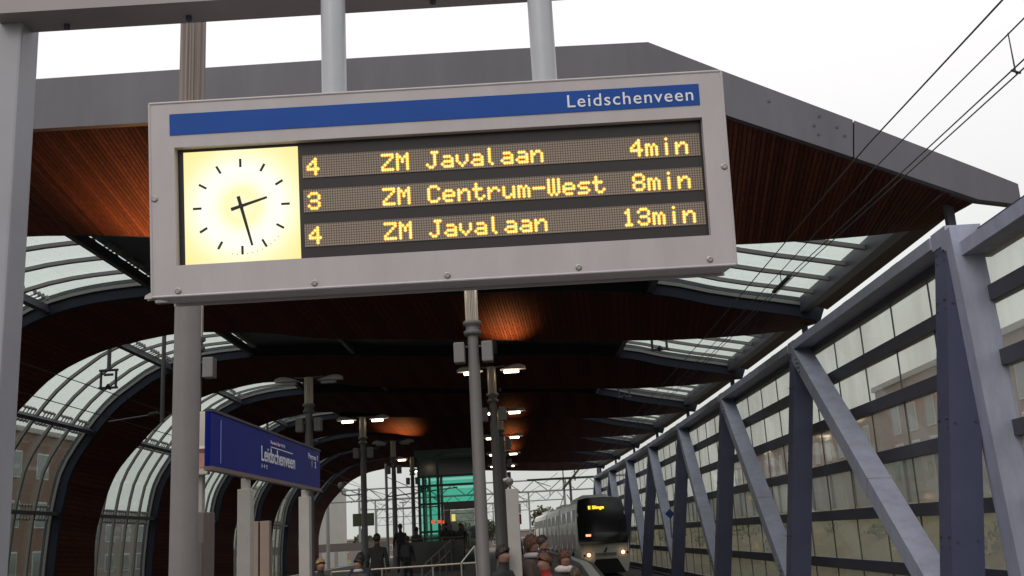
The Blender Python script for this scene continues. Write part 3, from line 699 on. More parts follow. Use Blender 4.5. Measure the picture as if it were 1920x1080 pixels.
# dome camera on a bracket at the left row
t = thing('dome_camera', 'small dome camera on a curved bracket left of the two bright lamps', 'camera', Wp(-6.3, 1.9, S(2, 2)))
c = Wp(-6.35, 1.95, S(2, 2))
obj('dome', MB().sphere((c.x, c.y, c.z), .12, nu=12), mat('dome_grey', (.22, .22, .21), .3), t, smooth=True)
q = MB(); pts = [(c.x, c.y, c.z-.1), (c.x+.03, c.y, c.z-.27), (c.x+.15, c.y, c.z-.33), (c.x+.7, c.y, c.z-.33)]
for a, b in zip(pts[:-1], pts[1:]): q.tube(a, b, .022, n=6)
obj('bracket', q, MASTD, t)

# ------------------------------------------------------------------ overhead wires and their fittings
def wire(label, X, zf, s0, s1, rad, grp, n=60):
    q = MB(); pts = [Wp(X, zf(s0+(s1-s0)*i/n), s0+(s1-s0)*i/n) for i in range(n+1)]
    for a, b in zip(pts[:-1], pts[1:]): q.tube(a, b, rad, n=5, caps=False)
    return tag(obj('overhead_wire', q, WIREM), label, 'wire', grp)
sag = lambda z0, d, a, b: (lambda s_: z0-d*4*((s_-a)/(b-a))*(1-(s_-a)/(b-a)) if a < s_ < b else z0)
wire('upper feeder wire crossing the white sky above the right track', 3.7, lambda s_: 3.91 if s_ > 10.9 else 3.91-(10.9-s_)*.038, -15, 70, .0085, 'overhead wires of the right track')
wire('carrying wire just under the upper feeder wire of the right track', 3.7, lambda s_: 3.59 if s_ > 10.2 else 3.59-(10.2-s_)*.034, -15, 70, .0065, 'overhead wires of the right track')
wire('contact wire of the right track, outer one of the close pair', 3.75, lambda s_: min(3.42, 3.18+.03*(s_-7)), -15, 230, .0065, 'overhead wires of the right track')
wire('contact wire of the right track, inner one of the close pair', 3.65, lambda s_: min(3.40, 3.16+.03*(s_-7)), -15, 230, .0065, 'overhead wires of the right track')
wire('contact wire over the left track behind the curved glass', -11.4, lambda s_: 3.72, -15, 230, .012, 'overhead wires of the left track')
wire('carrying wire over the left track behind the curved glass', -11.3, lambda s_: 4.35, -15, 230, .012, 'overhead wires of the left track')
wire('carrying wire of the right track beyond the tunnel', 3.5, lambda s_: 4.5, 79, 230, .02, 'overhead wires beyond the tunnel')
q = MB(); q.tube(Wp(3.69, 3.49, 7.24), Wp(3.69, 3.17, 7.24), .005, n=5); q.tube(Wp(3.71, 3.49, 7.28), Wp(3.715, 3.17, 7.28), .005, n=5); q.tube(Wp(3.645, 3.165, 7.2), Wp(3.755, 3.185, 7.3), .010, n=6)
tag(obj('wire_dropper', q, WIREM), 'thin double dropper joining the wires near the top right corner', 'dropper', None)
def hanger(X, s_, ztop, zlow, label):
    t = thing('wire_hanger', label, 'wire hanger', Wp(X, zlow, s_), 'hangers holding the overhead wires')
    obj('drop_tube', MB().tube(Wp(X, ztop, s_), Wp(X, zlow+.5, s_), .055, n=8), MASTD, t)
    q = MB()
    for a, b in (((-.25, .5), (.25, .5)), ((-.25, 0.03), (.25, 0.03)), ((-.2, .5), (-.2, 0)), ((.2, .5), (.2, 0)), ((-.12, .38), (.12, .38))):
        q.tube(Wp(X+a[0], zlow+a[1], s_), Wp(X+b[0], zlow+b[1], s_), .035, n=6)
    obj('frame', q, STEELD, t)
    q = MB(); q.tube(Wp(X, zlow+.05, s_-.02), Wp(X, zlow+.13, s_), .07, .03, n=8); q.tube(Wp(X, zlow+.02, s_-.15), Wp(X, zlow+.02, s_+.15), .03, n=6)
    obj('insulator', q, RUB, t)
hanger(-11.2, 27, 6.25, 4.39, 'square frame hanger under the left ceiling, in front of the second glass bay')
hanger(3.6, 26.3+1.7, 5.7, 4.75, 'dark wire hanger in the second glass strip on the right')
hanger(3.6, 38, 5.7, 4.75, 'dark wire hanger in the third glass strip on the right')
hanger(-11.2, 45, 6.25, 4.39, 'wire hanger in the far part of the left ceiling')
t = thing('ceiling_rod', 'thin dark vertical rod hanging just left of the thick white pole', 'rod', Wp(-9.9, 4, 27))
obj('rod', MB().tube(Wp(-9.95, 6.2, 27.6), Wp(-9.95, 3.5, 27.6), .06, n=8), MASTD, t)
obj('rod_arm', MB().tube(Wp(-9.95, 3.75, 27.6), Wp(-11.4, 3.60, 27.6), .018, n=6), MASTD, t)
obj('insulator', MB().tube(Wp(-10.05, 3.745, 27.6), Wp(-10.3, 3.72, 27.6), .06, n=8), RUB, t)
q = MB(); q.tube(Wp(3.7, 3.40, 14.4), Wp(3.7, 3.41, 15.4), .035, n=6); q.tube(Wp(3.7, 3.59, 14.9), Wp(3.7, 3.37, 14.9), .008, n=4)
tag(obj('wire_clamp', q, RUB), 'long dark clamp on the wires seen against the first roof glass strip', 'wire clamp')

# ------------------------------------------------------------------ catenary portals and masts beyond the tunnel
GALV = mat('galvanised_steel', (.21, .215, .21), .6, noise=.1)
def portal_far(s_, xl, xr, zb_, zt, label, dx=2.2):
    t = thing('catenary_portal', label, 'catenary portal', Wp(xr, -2.2, s_), 'catenary portals beyond the tunnel')
    for X in (xl, xr): obj('mast', MB().tube(Wp(X, -2.4, s_), Wp(X, zt+1.3, s_), .15, .12, n=8), GALV, t)
    q = MB(); q.tube(Wp(xl, zb_, s_), Wp(xr, zb_, s_), .06, n=6); q.tube(Wp(xl, zt, s_), Wp(xr, zt, s_), .06, n=6)
    X = xl; fl = 0
    while X < xr-.1:
        X2 = min(xr, X+dx/2); a, b = (zb_, zt) if fl == 0 else (zt, zb_); q.tube(Wp(X, a, s_), Wp(X2, b, s_), .04, n=5); X = X2; fl = 1-fl
    obj('lattice_beam', q, GALV, t)
    for Xc in (-11.4, 3.3):
        q = MB(); q.tube(Wp(Xc-.1, zb_, s_), Wp(Xc-.1, 3.0, s_), .04, n=5); q.tube(Wp(Xc-1.2, 4.2, s_), Wp(Xc, 3.75, s_), .035, n=5); q.tube(Wp(Xc-1.2, 3.3, s_), Wp(Xc-1.2, zb_, s_), .05, n=5)
        obj('cantilever', q, GALV, t)
portal_far(84, -14.5, 7.3, 3.4, 4.3, 'nearest lattice catenary portal just beyond the tunnel mouth')
portal_far(112, -14.5, 7.3, 3.6, 4.6, 'second lattice catenary portal above the end of the train')
portal_far(150, -14.5, 7.3, 3.6, 4.7, 'third lattice catenary portal farther down the line')
portal_far(200, -14.5, 7.5, 3.4, 4.8, 'farthest lattice catenary portal on the line')
t = thing('tall_mast', 'tall grey catenary mast with diagonal stay rising beyond the tunnel above the train', 'catenary mast', Wp(6.75, -2.2, 80))
obj('mast', MB().tube(Wp(6.75, -2.4, 80), Wp(6.75, 9, 80), .15, n=10), GALV, t)
obj('stay', MB().tube(Wp(6.3, 5.9, 80), Wp(3.9, 3.3, 80), .09, n=6), GALV, t)
obj('cross_arm', MB().cbox(1.2, 9, 4.05, 4.2, 79.9, 80.1), GALV, t)
q = MB()
for a, b in (((4.0, 3.9), (4.0, 4.8)), ((4.9, 3.9), (4.9, 4.8)), ((4.0, 4.8), (4.9, 4.8))): q.tube(Wp(a[0], a[1], 80), Wp(b[0], b[1], 80), .05, n=5)
q.tube(Wp(4.5, 4.1, 80), Wp(4.5, 1.0, 80), .10, n=6)
obj('switch_frame', q, GALV, t)
for i, (X, s_, zt, lb) in enumerate([(-9.0, 74, 5.5, 'thin grey mast seen left of the unlit lamp mast through the tunnel mouth'), (-8.9, 90, 3.3, 'slim short street lamp pole low in the tunnel mouth')]):
    t = thing('line_mast', lb, 'mast', Wp(X, -2.2, s_))
    obj('mast', MB().tube(Wp(X, -2.4, s_), Wp(X, zt, s_), .10 if i == 0 else .05, n=8), GALV, t)
    if i == 0:
        q = MB(); q.tube(Wp(X, 3.2, s_), Wp(X+5, 3.6, s_), .05, n=5); q.tube(Wp(X, 4.6, s_), Wp(X+4, 2.6, s_), .03, n=5); q.tube(Wp(X-3, 4.4, s_), Wp(X+2, 2.6, s_), .02, n=5); obj('bracket', q, GALV, t)
        q = MB(); q.tube(Wp(X+.6, 2.3, s_), Wp(X+5, 2.4, s_), .03, n=5); obj('bracket', q, GALV, t)
    else: obj('lamp_head', MB().cbox(X-.3, X+.3, zt, zt+.1, s_-.1, s_+.1), GALV, t)
# information panel on a post, far left
t = thing('rail_side_panel', 'small olive green panel on a pole in the left part of the tunnel mouth', 'panel', Wp(-9.0, -1, 60))
obj('panel', MB().cbox(-9.65, -8.45, 1.05, 1.75, 60, 60.12), mat('olive_panel', (.10, .11, .07), .7, noise=.2), t)
obj('pole', MB().tube(Wp(-9.05, -2.2, 60.1), Wp(-9.05, 4.8, 60.1), .05, n=8), GALV, t)
obj('pole_sleeve', MB().tube(Wp(-9.05, -2.2, 60.1), Wp(-9.05, .9, 60.1), .16, n=8), GALV, t)

# ------------------------------------------------------------------ train
TS, TX, TW = 49.0, 3.40, 1.19
train = thing('metro_train', 'pale grey metro train with black front and amber destination display arriving on the right track', 'train', Wp(TX, -1.9, TS+10))
TRW = mat('train_paint', (.66, .66, .58), .35, noise=.06, nscale=2); TRB = mat('train_black', (.012, .012, .015), .15)
TROOF = mat('train_roof', (.6, .57, .6), .5)
# cross-section (half), x by z relative to rail -1.9
SEC = [(1.08, -1.82), (1.17, -1.45), (1.20, -.75), (1.18, .35), (1.13, 1.05), (1.08, 1.36), (.92, 1.54), (.45, 1.62)]
def section(s_, sx=1., zt=0., taper=0.):
    pts = [(-x*sx, z+zt*(max(0, z)/1.6)) for x, z in SEC]+[(x*sx, z+zt*(max(0, z)/1.6)) for x, z in reversed(SEC)]
    return [Wp(TX+x, z, s_+taper*max(0, z+.3)) for x, z in pts]
def loft(secs, cap0=True, cap1=True):
    q = MB(); n = len(secs[0]); 
    for s_ in secs: q.v += [tuple(v) for v in s_]
    for j in range(len(secs)-1):
        for i in range(n): q.f.append((j*n+i, j*n+(i+1) % n, (j+1)*n+(i+1) % n, (j+1)*n+i))
    if cap0: q.f.append(tuple(range(n-1, -1, -1)))
    if cap1: q.f.append(tuple((len(secs)-1)*n+i for i in range(n)))
    return q
CARS = [(TS, TS+14.2), (TS+14.9, TS+27), (TS+27.7, TS+42)]
for ci, (a, b) in enumerate(CARS):
    secs = []
    if ci == 0:
        secs += [section(a, .93, -.06, .32), section(a+.06, .98, -.02, .30), section(a+.35, 1., 0, .22), section(a+1.2, 1., 0, 0)]
    else: secs += [section(a)]
    for i in range(1, 5): secs.append(section((a if ci else a+1.2)+(b-(a if ci else a+1.2))*i/4))
    obj('car_body', loft(secs), TRW, train)
    obj('roof_equipment', MB().cbox(TX-.6, TX+.6, 1.58, 1.80, a+3, b-2.5, 3), TROOF, train)
    nwin = 9 if ci == 0 else 8; s_a = a+(1.5 if ci == 0 else .5); stp = (b-.4-s_a)/nwin
    for i in range(nwin):
        s1, s2 = s_a+i*stp+.10, s_a+(i+1)*stp-.10
        for sg in (-1, 1):
            if i % 3 == 1:
                q = MB(); q.hexa([Wp(TX+sg*1.20, -1.15, s1), Wp(TX+sg*1.23, -1.15, s1), Wp(TX+sg*1.23, -1.15, s2), Wp(TX+sg*1.20, -1.15, s2), Wp(TX+sg*1.13, 1.1, s1), Wp(TX+sg*1.16, 1.1, s1), Wp(TX+sg*1.16, 1.1, s2), Wp(TX+sg*1.13, 1.1, s2)])
                dr = obj('door', q, TRB, train)
            else:
                q = MB(); q.hexa([Wp(TX+sg*1.195, -.85, s1), Wp(TX+sg*1.215, -.85, s1), Wp(TX+sg*1.215, -.85, s2), Wp(TX+sg*1.195, -.85, s2), Wp(TX+sg*1.12, 1.08, s1), Wp(TX+sg*1.15, 1.08, s1), Wp(TX+sg*1.15, 1.08, s2), Wp(TX+sg*1.12, 1.08, s2)])
                obj('window', q, GL_DARK, train)
    if ci == 0:
        for s_ in (a+1.75, a+2.4):
            obj('interior_glow', MB().hexa([Wp(TX-1.16, .66, s_), Wp(TX-1.135, .66, s_), Wp(TX-1.135, .66, s_+.45), Wp(TX-1.16, .66, s_+.45), Wp(TX-1.145, .86, s_), Wp(TX-1.12, .86, s_), Wp(TX-1.12, .86, s_+.45), Wp(TX-1.145, .86, s_+.45)]), emis('saloon_light', (.9, .22, .05), .5), train)
for s1, s2 in ((CARS[0][1], CARS[1][0]), (CARS[1][1], CARS[2][0])): obj('gangway', MB().cbox(TX-.95, TX+.95, -1.5, 1.35, s1, s2), RUB, train)
# front: black glazed mask, apron, lights
def fr_pt(x, z, d=0.): return Wp(TX+x, z, TS-.02-d+.32*max(0, z+.3)+.05*abs(x)**2)
def front_patch(poly, d=.0, th=.03):
    q = MB(); n = len(poly)
    q.v = [tuple(fr_pt(x, z, d)) for x, z in poly]+[tuple(fr_pt(x, z, d-th-.05)) for x, z in poly]
    q.f = [tuple(range(n))]+[(i, n+i, n+(i+1) % n, (i+1) % n) for i in range(n)]; return q
ws = MB(); G = 10
gx = [-1+2*i/G for i in range(G+1)]; gz = [-.54+i*(1.60+.54)/8 for i in range(9)]
for z in gz:
    hwid = 1.15 if z < .4 else 1.15-.12*((z-.4)/1.2)**1.5
    for x in gx:
        zz_ = z-(.10*abs(x)**3 if z > 1.2 else 0)
        ws.v.append(tuple(fr_pt(x*hwid, zz_, .05)))
for j in range(8):
    for i in range(G): a = j*(G+1)+i; ws.f.append((a, a+1, a+G+2, a+G+1))
obj('windscreen', ws, TRB, train, smooth=True)
obj('side_pillar', front_patch([(-1.17, -.62), (-1.13, -.62), (-1.08, .9), (-1.12, .9)], .06), TRW, train)
obj('side_pillar', front_patch([(1.13, -.62), (1.17, -.62), (1.12, .9), (1.08, .9)], .06), TRW, train)
dst = obj('destination_display', front_patch([(-.62, .98), (.20, .98), (.20, 1.22), (-.62, 1.22)], .08), RUB, train)
MM = Matrix((Vector((1, 0, 0)), Vector((0, 0, 1)), Vector((0, -1, 0)))).transposed().to_4x4(); MM.translation = fr_pt(-.58, 1.0, .12)
obj('destination_text', text_mesh('E Slinge', .74, .20, .003, .03, MM), emis('destination_amber', (1., .62, .05), 2.2), dst)
for x, z in ((-.72, -1.02), (.86, -.96)):
    q = MB(); p = fr_pt(x, z, .04); q.lathe((0, 0, 0), [(.14, 0), (.14, .05), (.10, .07)], 14); q.v = [(p.x+a, p.y-c_, p.z+b) for a, b, c_ in q.v]
    hl = obj('headlight', q, TRB, train)
    q = MB(); q.tube((p.x, p.y-.05, p.z), (p.x, p.y-.08, p.z), .095, n=14); obj('lens', q, emis('headlight_glow', (1., .52, .28), 3.), hl)
    q = MB(); q.tube((p.x+(.2 if x > 0 else -.2), p.y-.02, p.z-.02), (p.x+(.2 if x > 0 else -.2), p.y-.06, p.z-.02), .06, n=10); obj('tail_lamp', q, TRB, train)
p = fr_pt(-.68, -.14, .08); obj('cab_signal', MB().box((p.x-.12, p.y, p.z-.05), (p.x+.12, p.y+.02, p.z+.05)), emis('cab_signal_glow', (1., .35, .18), 2.), train)
obj('bumper_band', front_patch([(-.42, -1.05), (.55, -1.05), (.55, -.95), (-.42, -.95)], .05), mat('bumper_grey', (.2, .2, .18), .5), train)
obj('coupler_bay', front_patch([(-.80, -1.86), (.95, -1.86), (.58, -1.22), (-.40, -1.22)], .10), RUB, train)
obj('logo', front_patch([(-.04, -.90), (.02, -.86), (.06, -.76), (.16, -.68), (.13, -.80), (.10, -.88), (.02, -.95)], .06), mat('logo_dark_green', (.02, .05, .03), .5), train)
q = MB()
for s_, e_ in ((TS+22, 0),):
    q.tube(Wp(TX-.5, 1.75, s_), Wp(TX-.1, 2.6, s_+1), .03, n=5); q.tube(Wp(TX+.5, 1.75, s_), Wp(TX+.1, 2.6, s_+1), .03, n=5); q.tube(Wp(TX-.1, 2.6, s_+1), Wp(TX, 3.6, s_-.1), .03, n=5); q.tube(Wp(TX-.7, 3.62, s_-.1), Wp(TX+.7, 3.62, s_-.1), .05, n=6)
obj('pantograph', q, STEELD, train)
q = MB()
for (a, b) in CARS:
    for s_ in (a+2.2, b-2.6):
        for x in (-.75, .75):
            for d in (0, 1.6): q.tube(Wp(TX+x-.06, -1.56, s_+d), Wp(TX+x+.06, -1.56, s_+d), .33, n=18)
obj('wheels', q, RUB, train, kind='stuff')

# ------------------------------------------------------------------ lift tower, stairs, railings
lift = thing('lift_tower', 'green glass lift tower with grey door frame at the far end of the platform', 'lift', Wp(-3.6, -1, 48))
L0, L1, LB, LF, LT = -4.9, -2.3, 46.6, 49.2, 3.75
GST = mat('lift_frame', (.035, .075, .055), .4, noise=.1); 
for X in (L0, L0+.85, L1-.12):
    for s_ in (LB, LF): obj('frame_post', MB().cbox(X, X+.12, -1.0, LT, s_, s_+.12), GST, lift)
for z in (.35, 1.55, 2.75, LT-.16, 2.35): obj('frame_bar', MB().cbox(L0+.12, L1-.12, z, z+.10, LB+.01, LB+.11), GST, lift)
obj('lift_roof', MB().cbox(L0-.1, L1+.1, LT+.005, LT+.22, LB-.1, LF+.2), GST, lift)
for a, b, c_, d in ((L0+.12, L0+.85, 1.65, 2.75), (L0+.97, L1-.12, 1.65, 2.35), (L0+.97, L1-.12, 2.45, 2.75), (L0+.12, L0+.85, .45, 1.55), (L0+.12, L0+.85, -.95, .35), (L0+.12, L1-.12, 2.85, LT-.16)):
    obj('glass_pane', MB().cbox(a+.005, b-.005, c_, d, LB+.05, LB+.07), GL_GREEN if c_ < 2.8 else mat('dark_green_glass', (.01, .03, .022), .1), lift)
    obj('glass_pane', MB().cbox(a+.005, b-.005, c_, d, LF+.05, LF+.07), GL_GREEN, lift)
obj('door_surround', MB().cbox(L0+1.15, L1+.15, 1.30, 1.60, LB-.3, LB-.1), mat('lift_surround', (.15, .13, .13), .6), lift)
obj('door_surround', MB().cbox(L0+1.15, L0+1.42, -1.0, 1.29, LB-.3, LB-.1), MATS['lift_surround'], lift)
obj('door_surround', MB().cbox(L1-.12, L1+.15, -1.0, 1.29, LB-.3, LB-.1), MATS['lift_surround'], lift)
obj('door_leaf', MB().cbox(L0+1.43, L1-.13, -1.0, 1.28, LB-.2, LB-.17), glass('door_glass', (.45, .5, .45), .15, .12, (.3, .3, .28)), lift)
obj('lift_cable', MB().cbox(L0+.4, L0+.5, -1.0, 3.4, LB+1.2, LB+1.3), mat('yellow_duct', (.35, .28, .08), .5), lift)
obj('lift_cable', MB().cbox(L0+.95, L0+1.02, -1.0, 3.4, LB+.8, LB+.88), mat('pale_duct', (.45, .42, .30), .5), lift)
for i, (X, z, cc) in enumerate(((-4.35, .75, 0), (-4.05, .75, 0), (-3.85, .72, 0), (-3.42, .8, 1))):
    obj('indicator', MB().cbox(X, X+.16, z, z+.14 if not cc else z+.3, LB-.02 if not cc else LB-.36, LB+.0 if not cc else LB-.33), emis('indicator_%s' % ('red' if not cc else 'yellow'), (.9, .12, .04) if not cc else (.9, .75, .2), .9), lift)
t = thing('stair_enclosure', 'dark glazed parapet with steel handrail in front of the lift', 'parapet', Wp(-3.8, -1, 36))
obj('panel', MB().cbox(-4.6, -2.5, -1.1, .00, 36.6, 36.66), mat('dark_parapet', (.02, .022, .025), .2), t)
obj('panel', MB().cbox(-4.6, -4.54, -1.1, .00, 36.7, 45), MATS['dark_parapet'], t)
obj('handrail', MB().tube(Wp(-4.9, .08, 36.6), Wp(-2.5, .10, 36.6), .03, n=8), SCREW, t)
t = thing('ramp_railing', 'sloping steel handrail along the ramp between the two platform heights', 'railing', Wp(-2.9, -1.5, 28))
def rl(X, s_): return zplat(s_)+1.02
q = MB()
for o_ in (0, -.3): q.tube(Wp(-2.9, rl(0, 25.5)+o_, 25.5), Wp(-2.9, rl(0, 36.4)+.0+o_, 36.4), .02, n=8)
obj('handrail', q, MASTD, t)
for s_ in (25.6, 28.2, 30.8, 33.4, 36.2): obj('post', MB().tube(Wp(-2.9, zplat(s_), s_), Wp(-2.9, rl(0, s_), s_), .02, n=8), MASTD, t)
t = thing('low_railing', 'long low railing across the platform catching warm light along its top', 'railing', Wp(-3.5, -1.6, 23))
obj('handrail', MB().tube(Wp(-4.6, -.53, 23), Wp(-1.25, -.50, 23), .022, n=8), mat('warm_lit_rail', (.45, .38, .30), .3, metal=.5), t)  # orange light along the top rail is put into its base colour
for X in (-4.6, -3.5, -2.4, -1.3): obj('post', MB().tube(Wp(X, -1.6, 23), Wp(X, -.53, 23), .022, n=8), SCREW, t)
q = MB(); q.tube(Wp(-1.75, -.48, 22.5), Wp(-1.45, -.15, 22.5), .02, n=6); q.tube(Wp(-1.45, -.15, 22.5), Wp(-1.40, -1.6, 22.5), .02, n=6); q.tube(Wp(-1.75, -.48, 22.5), Wp(-1.75, -1.6, 22.5), .02, n=6)
tag(obj('bike_barrier', q, SCREW), 'small bent steel tube barrier left of the pale pole base', 'barrier')
# hanging info signs near the pole
t = thing('hanging_info_sign', 'small red and white hanging sign between the mast and the slim white post', 'sign', Wp(-1.3, .7, 38))
obj('sign_plate', MB().cbox(-1.05, -.45, .42, .78, 38, 38.08), mat('sign_red', (.30, .035, .02), .5), t)
obj('sign_plate', MB().cbox(-1.05, -.45, .80, 1.15, 38, 38.08), WHITE, t)
obj('sign_light', MB().cbox(-.95, -.65, .5, .66, 37.97, 37.99), emis('sign_glow', (1, .5, .3), 1.5), t)
obj('rod', MB().tube(Wp(-1.08, -1.0, 38.04), Wp(-1.08, 3.3, 38.04), .03, n=6), MASTD, t)
# blue square signal at the wall
t = thing('track_sign', 'small blue diamond sign on a thin pole between the train and the glass wall', 'sign', Wp(5.05, -2, 41))
c = Wp(5.65, .55, 43)
q = MB(); d = .20; q.v = [(c.x-d, c.y, c.z), (c.x, c.y, c.z-d), (c.x+d, c.y, c.z), (c.x, c.y, c.z+d), (c.x-d, c.y+.02, c.z), (c.x, c.y+.02, c.z-d), (c.x+d, c.y+.02, c.z), (c.x, c.y+.02, c.z+d)]
q.f = [(0, 1, 2, 3), (7, 6, 5, 4), (0, 4, 5, 1), (1, 5, 6, 2), (2, 6, 7, 3), (3, 7, 4, 0)]
obj('plate', q, mat('plate_blue', (.02, .05, .25), .4), t)
obj('pole', MB().tube((c.x, c.y+.05, EYE-2.2), (c.x, c.y+.05, c.z+.1), .03, n=6), GALV, t)

# ------------------------------------------------------------------ people
SKIN = mat('skin', (.22, .115, .08), .7)
def person_mesh(pose, H, coat, trous):
    k = H/1.75; seated = pose == 'sit'
    V = []; E_ = []; Rr = []
    def v(x, y, z, r_, p=None, r2=None):
        V.append((x*k, y*k, z*k)); Rr.append((r_*k, (r2 or r_)*k)); i = len(V)-1
        if p is not None: E_.append((p, i))
        return i
    dz = -.45 if seated else 0
    pel = v(0, 0, .95+dz, .155, None, .12); sp_ = v(0, .01, 1.12+dz, .145, pel, .11); ch = v(0, .01, 1.32+dz, .165, sp_, .115); nb = v(0, .0, 1.455+dz, .09, ch, .08)
    nk = v(0, -.01, 1.52+dz, .052, nb); h1 = v(0, -.025, 1.60+dz, .078, nk, .088); h2 = v(0, -.02, 1.68+dz, .080, h1, .095)
    for sg in (-1, 1):
        sh = v(sg*.175, .01, 1.40+dz, .066, ch); bend = .12 if pose != 'stand' else .0
        el = v(sg*.235, .04-bend, 1.13+dz, .048, sh); wr = v(sg*(.20 if bend else .25), -.04-bend*2, .90+dz+bend*1.0, .034, el)
        pm = v(sg*(.19 if bend else .252), -.06-bend*2, .83+dz+bend*1.0, .032, wr)
        for fi in range(4):
            a = v(sg*(.19 if bend else .252)+(fi-1.5)*.006, -.085-bend*2+fi*.018, .775+dz+bend-abs(fi-1.5)*.006, .0085, pm)
            v(sg*(.185 if bend else .245)+(fi-1.5)*.006, -.09-bend*2+fi*.018, .735+dz+bend-abs(fi-1.5)*.006, .0075, a)
        th = v(sg*(.17 if bend else .23), -.10-bend*2, .82+dz+bend, .010, pm); v(sg*(.165 if bend else .225), -.115-bend*2, .79+dz+bend, .009, th)
        hp = v(sg*.095, .0, .88+dz, .098, pel)
        if seated:
            kn = v(sg*.11, -.44, .48, .07, hp); an = v(sg*.11, -.42, .09, .045, kn)
        else:
            kn = v(sg*.10, -.02+(.03*sg), .48, .066, hp); an = v(sg*.11, .03+(.05*sg), .09, .046, kn)
        bx, by = V[an][0]/k, V[an][1]/k
        v(bx, by-.13, .04, .038, an)
    me = bpy.data.meshes.new('person'); me.from_pydata(V, E_, []); ob = bpy.data.objects.new('tmp', me); COL.objects.link(ob)
    sk = ob.modifiers.new('s', 'SKIN')
    for i, d in enumerate(me.skin_vertices[0].data): d.radius = Rr[i]; d.use_root = (i == 0)
    ss_ = ob.modifiers.new('u', 'SUBSURF'); ss_.levels = 2; ss_.render_levels = 2
    dg = bpy.context.evaluated_depsgraph_get(); dg.update(); m2 = bpy.data.meshes.new_from_object(ob.evaluated_get(dg)); bpy.data.objects.remove(ob)
    zh = 1.62+dz
    for vv in m2.vertices:       # face relief
        x, y, z = vv.co.x/k, vv.co.y/k, vv.co.z/k
        if z > 1.52+dz and y < -.05:
            nose = math.exp(-((x/.014)**2+((z-1.615-dz)/.02)**2)); eye = sum(math.exp(-(((x-s_*.032)/.014)**2+((z-1.645-dz)/.012)**2)) for s_ in (-1, 1))
            vv.co.y -= k*(.022*nose-.010*eye)
    m2.materials.clear()
    for mm_ in (coat, trous, SKIN, RUB): m2.materials.append(mm_)
    for p in m2.polygons:
        c = p.center/k; p.use_smooth = True
        if c.z > 1.555+dz: p.material_index = 2
        elif c.z < .10: p.material_index = 3
        elif (abs(c.x) > .15 and c.z < (.87+dz if pose == 'stand' else .99+dz) and c.z > .6+dz and not (seated and c.y < -.3)): p.material_index = 2
        elif c.z < .86+dz: p.material_index = 1
        else: p.material_index = 0
    return m2, dz, k
def hair_mb(k, dz, style):
    q = MB(); nu, nv = 16, 9; c = (0, -.008, 1.665+dz)
    for j in range(nv+1):
        for i in range(nu):
            ph = 2*math.pi*i/nu; front = max(0, -math.sin(ph)); back = max(0, math.sin(ph)); lim = math.pi*((.53 if style == 'short' else .68)+.25*back-.16*front+.02*math.sin(ph*7)); th = lim*j/nv
            rr_ = .0965+.006*math.sin(ph*5+j*1.7)+.004*math.sin(ph*9)
            q.v.append((k*(c[0]+rr_*.86*math.sin(th)*math.cos(ph)), k*(c[1]+rr_*1.02*math.sin(th)*math.sin(ph)), k*(c[2]+rr_*1.05*math.cos(th)-(0.05*j/nv if style == 'long' and front < .3 else 0))))
    for j in range(nv):
        for i in range(nu): q.f.append((j*nu+i, (j+1)*nu+i, (j+1)*nu+(i+1) % nu, j*nu+(i+1) % nu))
    V0 = [Vector(x) for x in q.v]; cc = Vector((0, -.008*k, (1.665+dz)*k))
    for _ in range(260):
        j = random.randint(1, nv-1); i = random.randint(0, nu-1); a = V0[j*nu+i]; b = V0[(j+1)*nu+(i+random.choice((0, 0, 1))) % nu]
        n = (a-cc).normalized(); d = (b-a); w_ = n.cross(d).normalized()*.006*k; o_ = n*random.uniform(.001, .012)*k
        e_ = b+d*random.uniform(.1, .9)+n*random.uniform(-.006, .012)*k
        q.add([a+o_-w_, a+o_+w_, e_+o_*.5+w_*.2, e_+o_*.5-w_*.2], [(0, 1, 2, 3)])
    return q
def person(X, s_, H, face, coat, trous, hair, label, pose='stand', style='short', base=None, lean=0., extra=None):
    cm = mat('cloth_%d_%d_%d' % tuple(int(x*1000) for x in coat), coat, .85, noise=.15, nscale=12, bump=.2); tm_ = mat('cloth_%d_%d_%d' % tuple(int(x*1000) for x in trous), trous, .85)
    hm = mat('hair_%d_%d_%d' % tuple(int(x*1000) for x in hair), hair, .55, noise=.3, nscale=40)
    z = zplat(s_) if base is None else base; c = Wp(X, z, s_)
    me, dz, k = person_mesh(pose, H, cm, tm_)
    M_ = Matrix.Translation(c) @ Matrix.Rotation(math.radians(face), 4, 'Z') @ Matrix.Rotation(lean, 4, 'X')
    o = bpy.data.objects.new('person', me); COL.objects.link(o); o.matrix_world = M_; PM[o.name] = M_
    tag(o, label, 'person'); obj('hair', hair_mb(k, dz, style), hm, o, smooth=True, local=True)
    if extra == 'scarf':
        q = MB(); q.lathe((0, -.01*k, 0), [(.06*k, (1.47+dz)*k), (.095*k, (1.48+dz)*k), (.10*k, (1.51+dz)*k), (.07*k, (1.54+dz)*k)], 14); obj('scarf', q, mat('scarf_grey', (.4, .38, .38), .9), o, smooth=True, local=True)
    if extra == 'fur':
        q = MB(); q.lathe((0, .02*k, 0), [(.07*k, (1.45+dz)*k), (.13*k, (1.46+dz)*k), (.14*k, (1.51+dz)*k), (.08*k, (1.55+dz)*k)], 16); obj('fur_collar', q, mat('fur_cream', (.55, .5, .45), .95, noise=.3, nscale=40, bump=.6), o, smooth=True, local=True)
    if extra == 'bag':
        q = MB(); q.bbox((-.16*k, .13*k, (1.0+dz)*k), (.16*k, .28*k, (1.42+dz)*k), .04*k); obj('backpack', q, mat('backpack_black', (.03, .03, .035), .7), o, local=True)
    return o
DK = (.018, .018, .024)
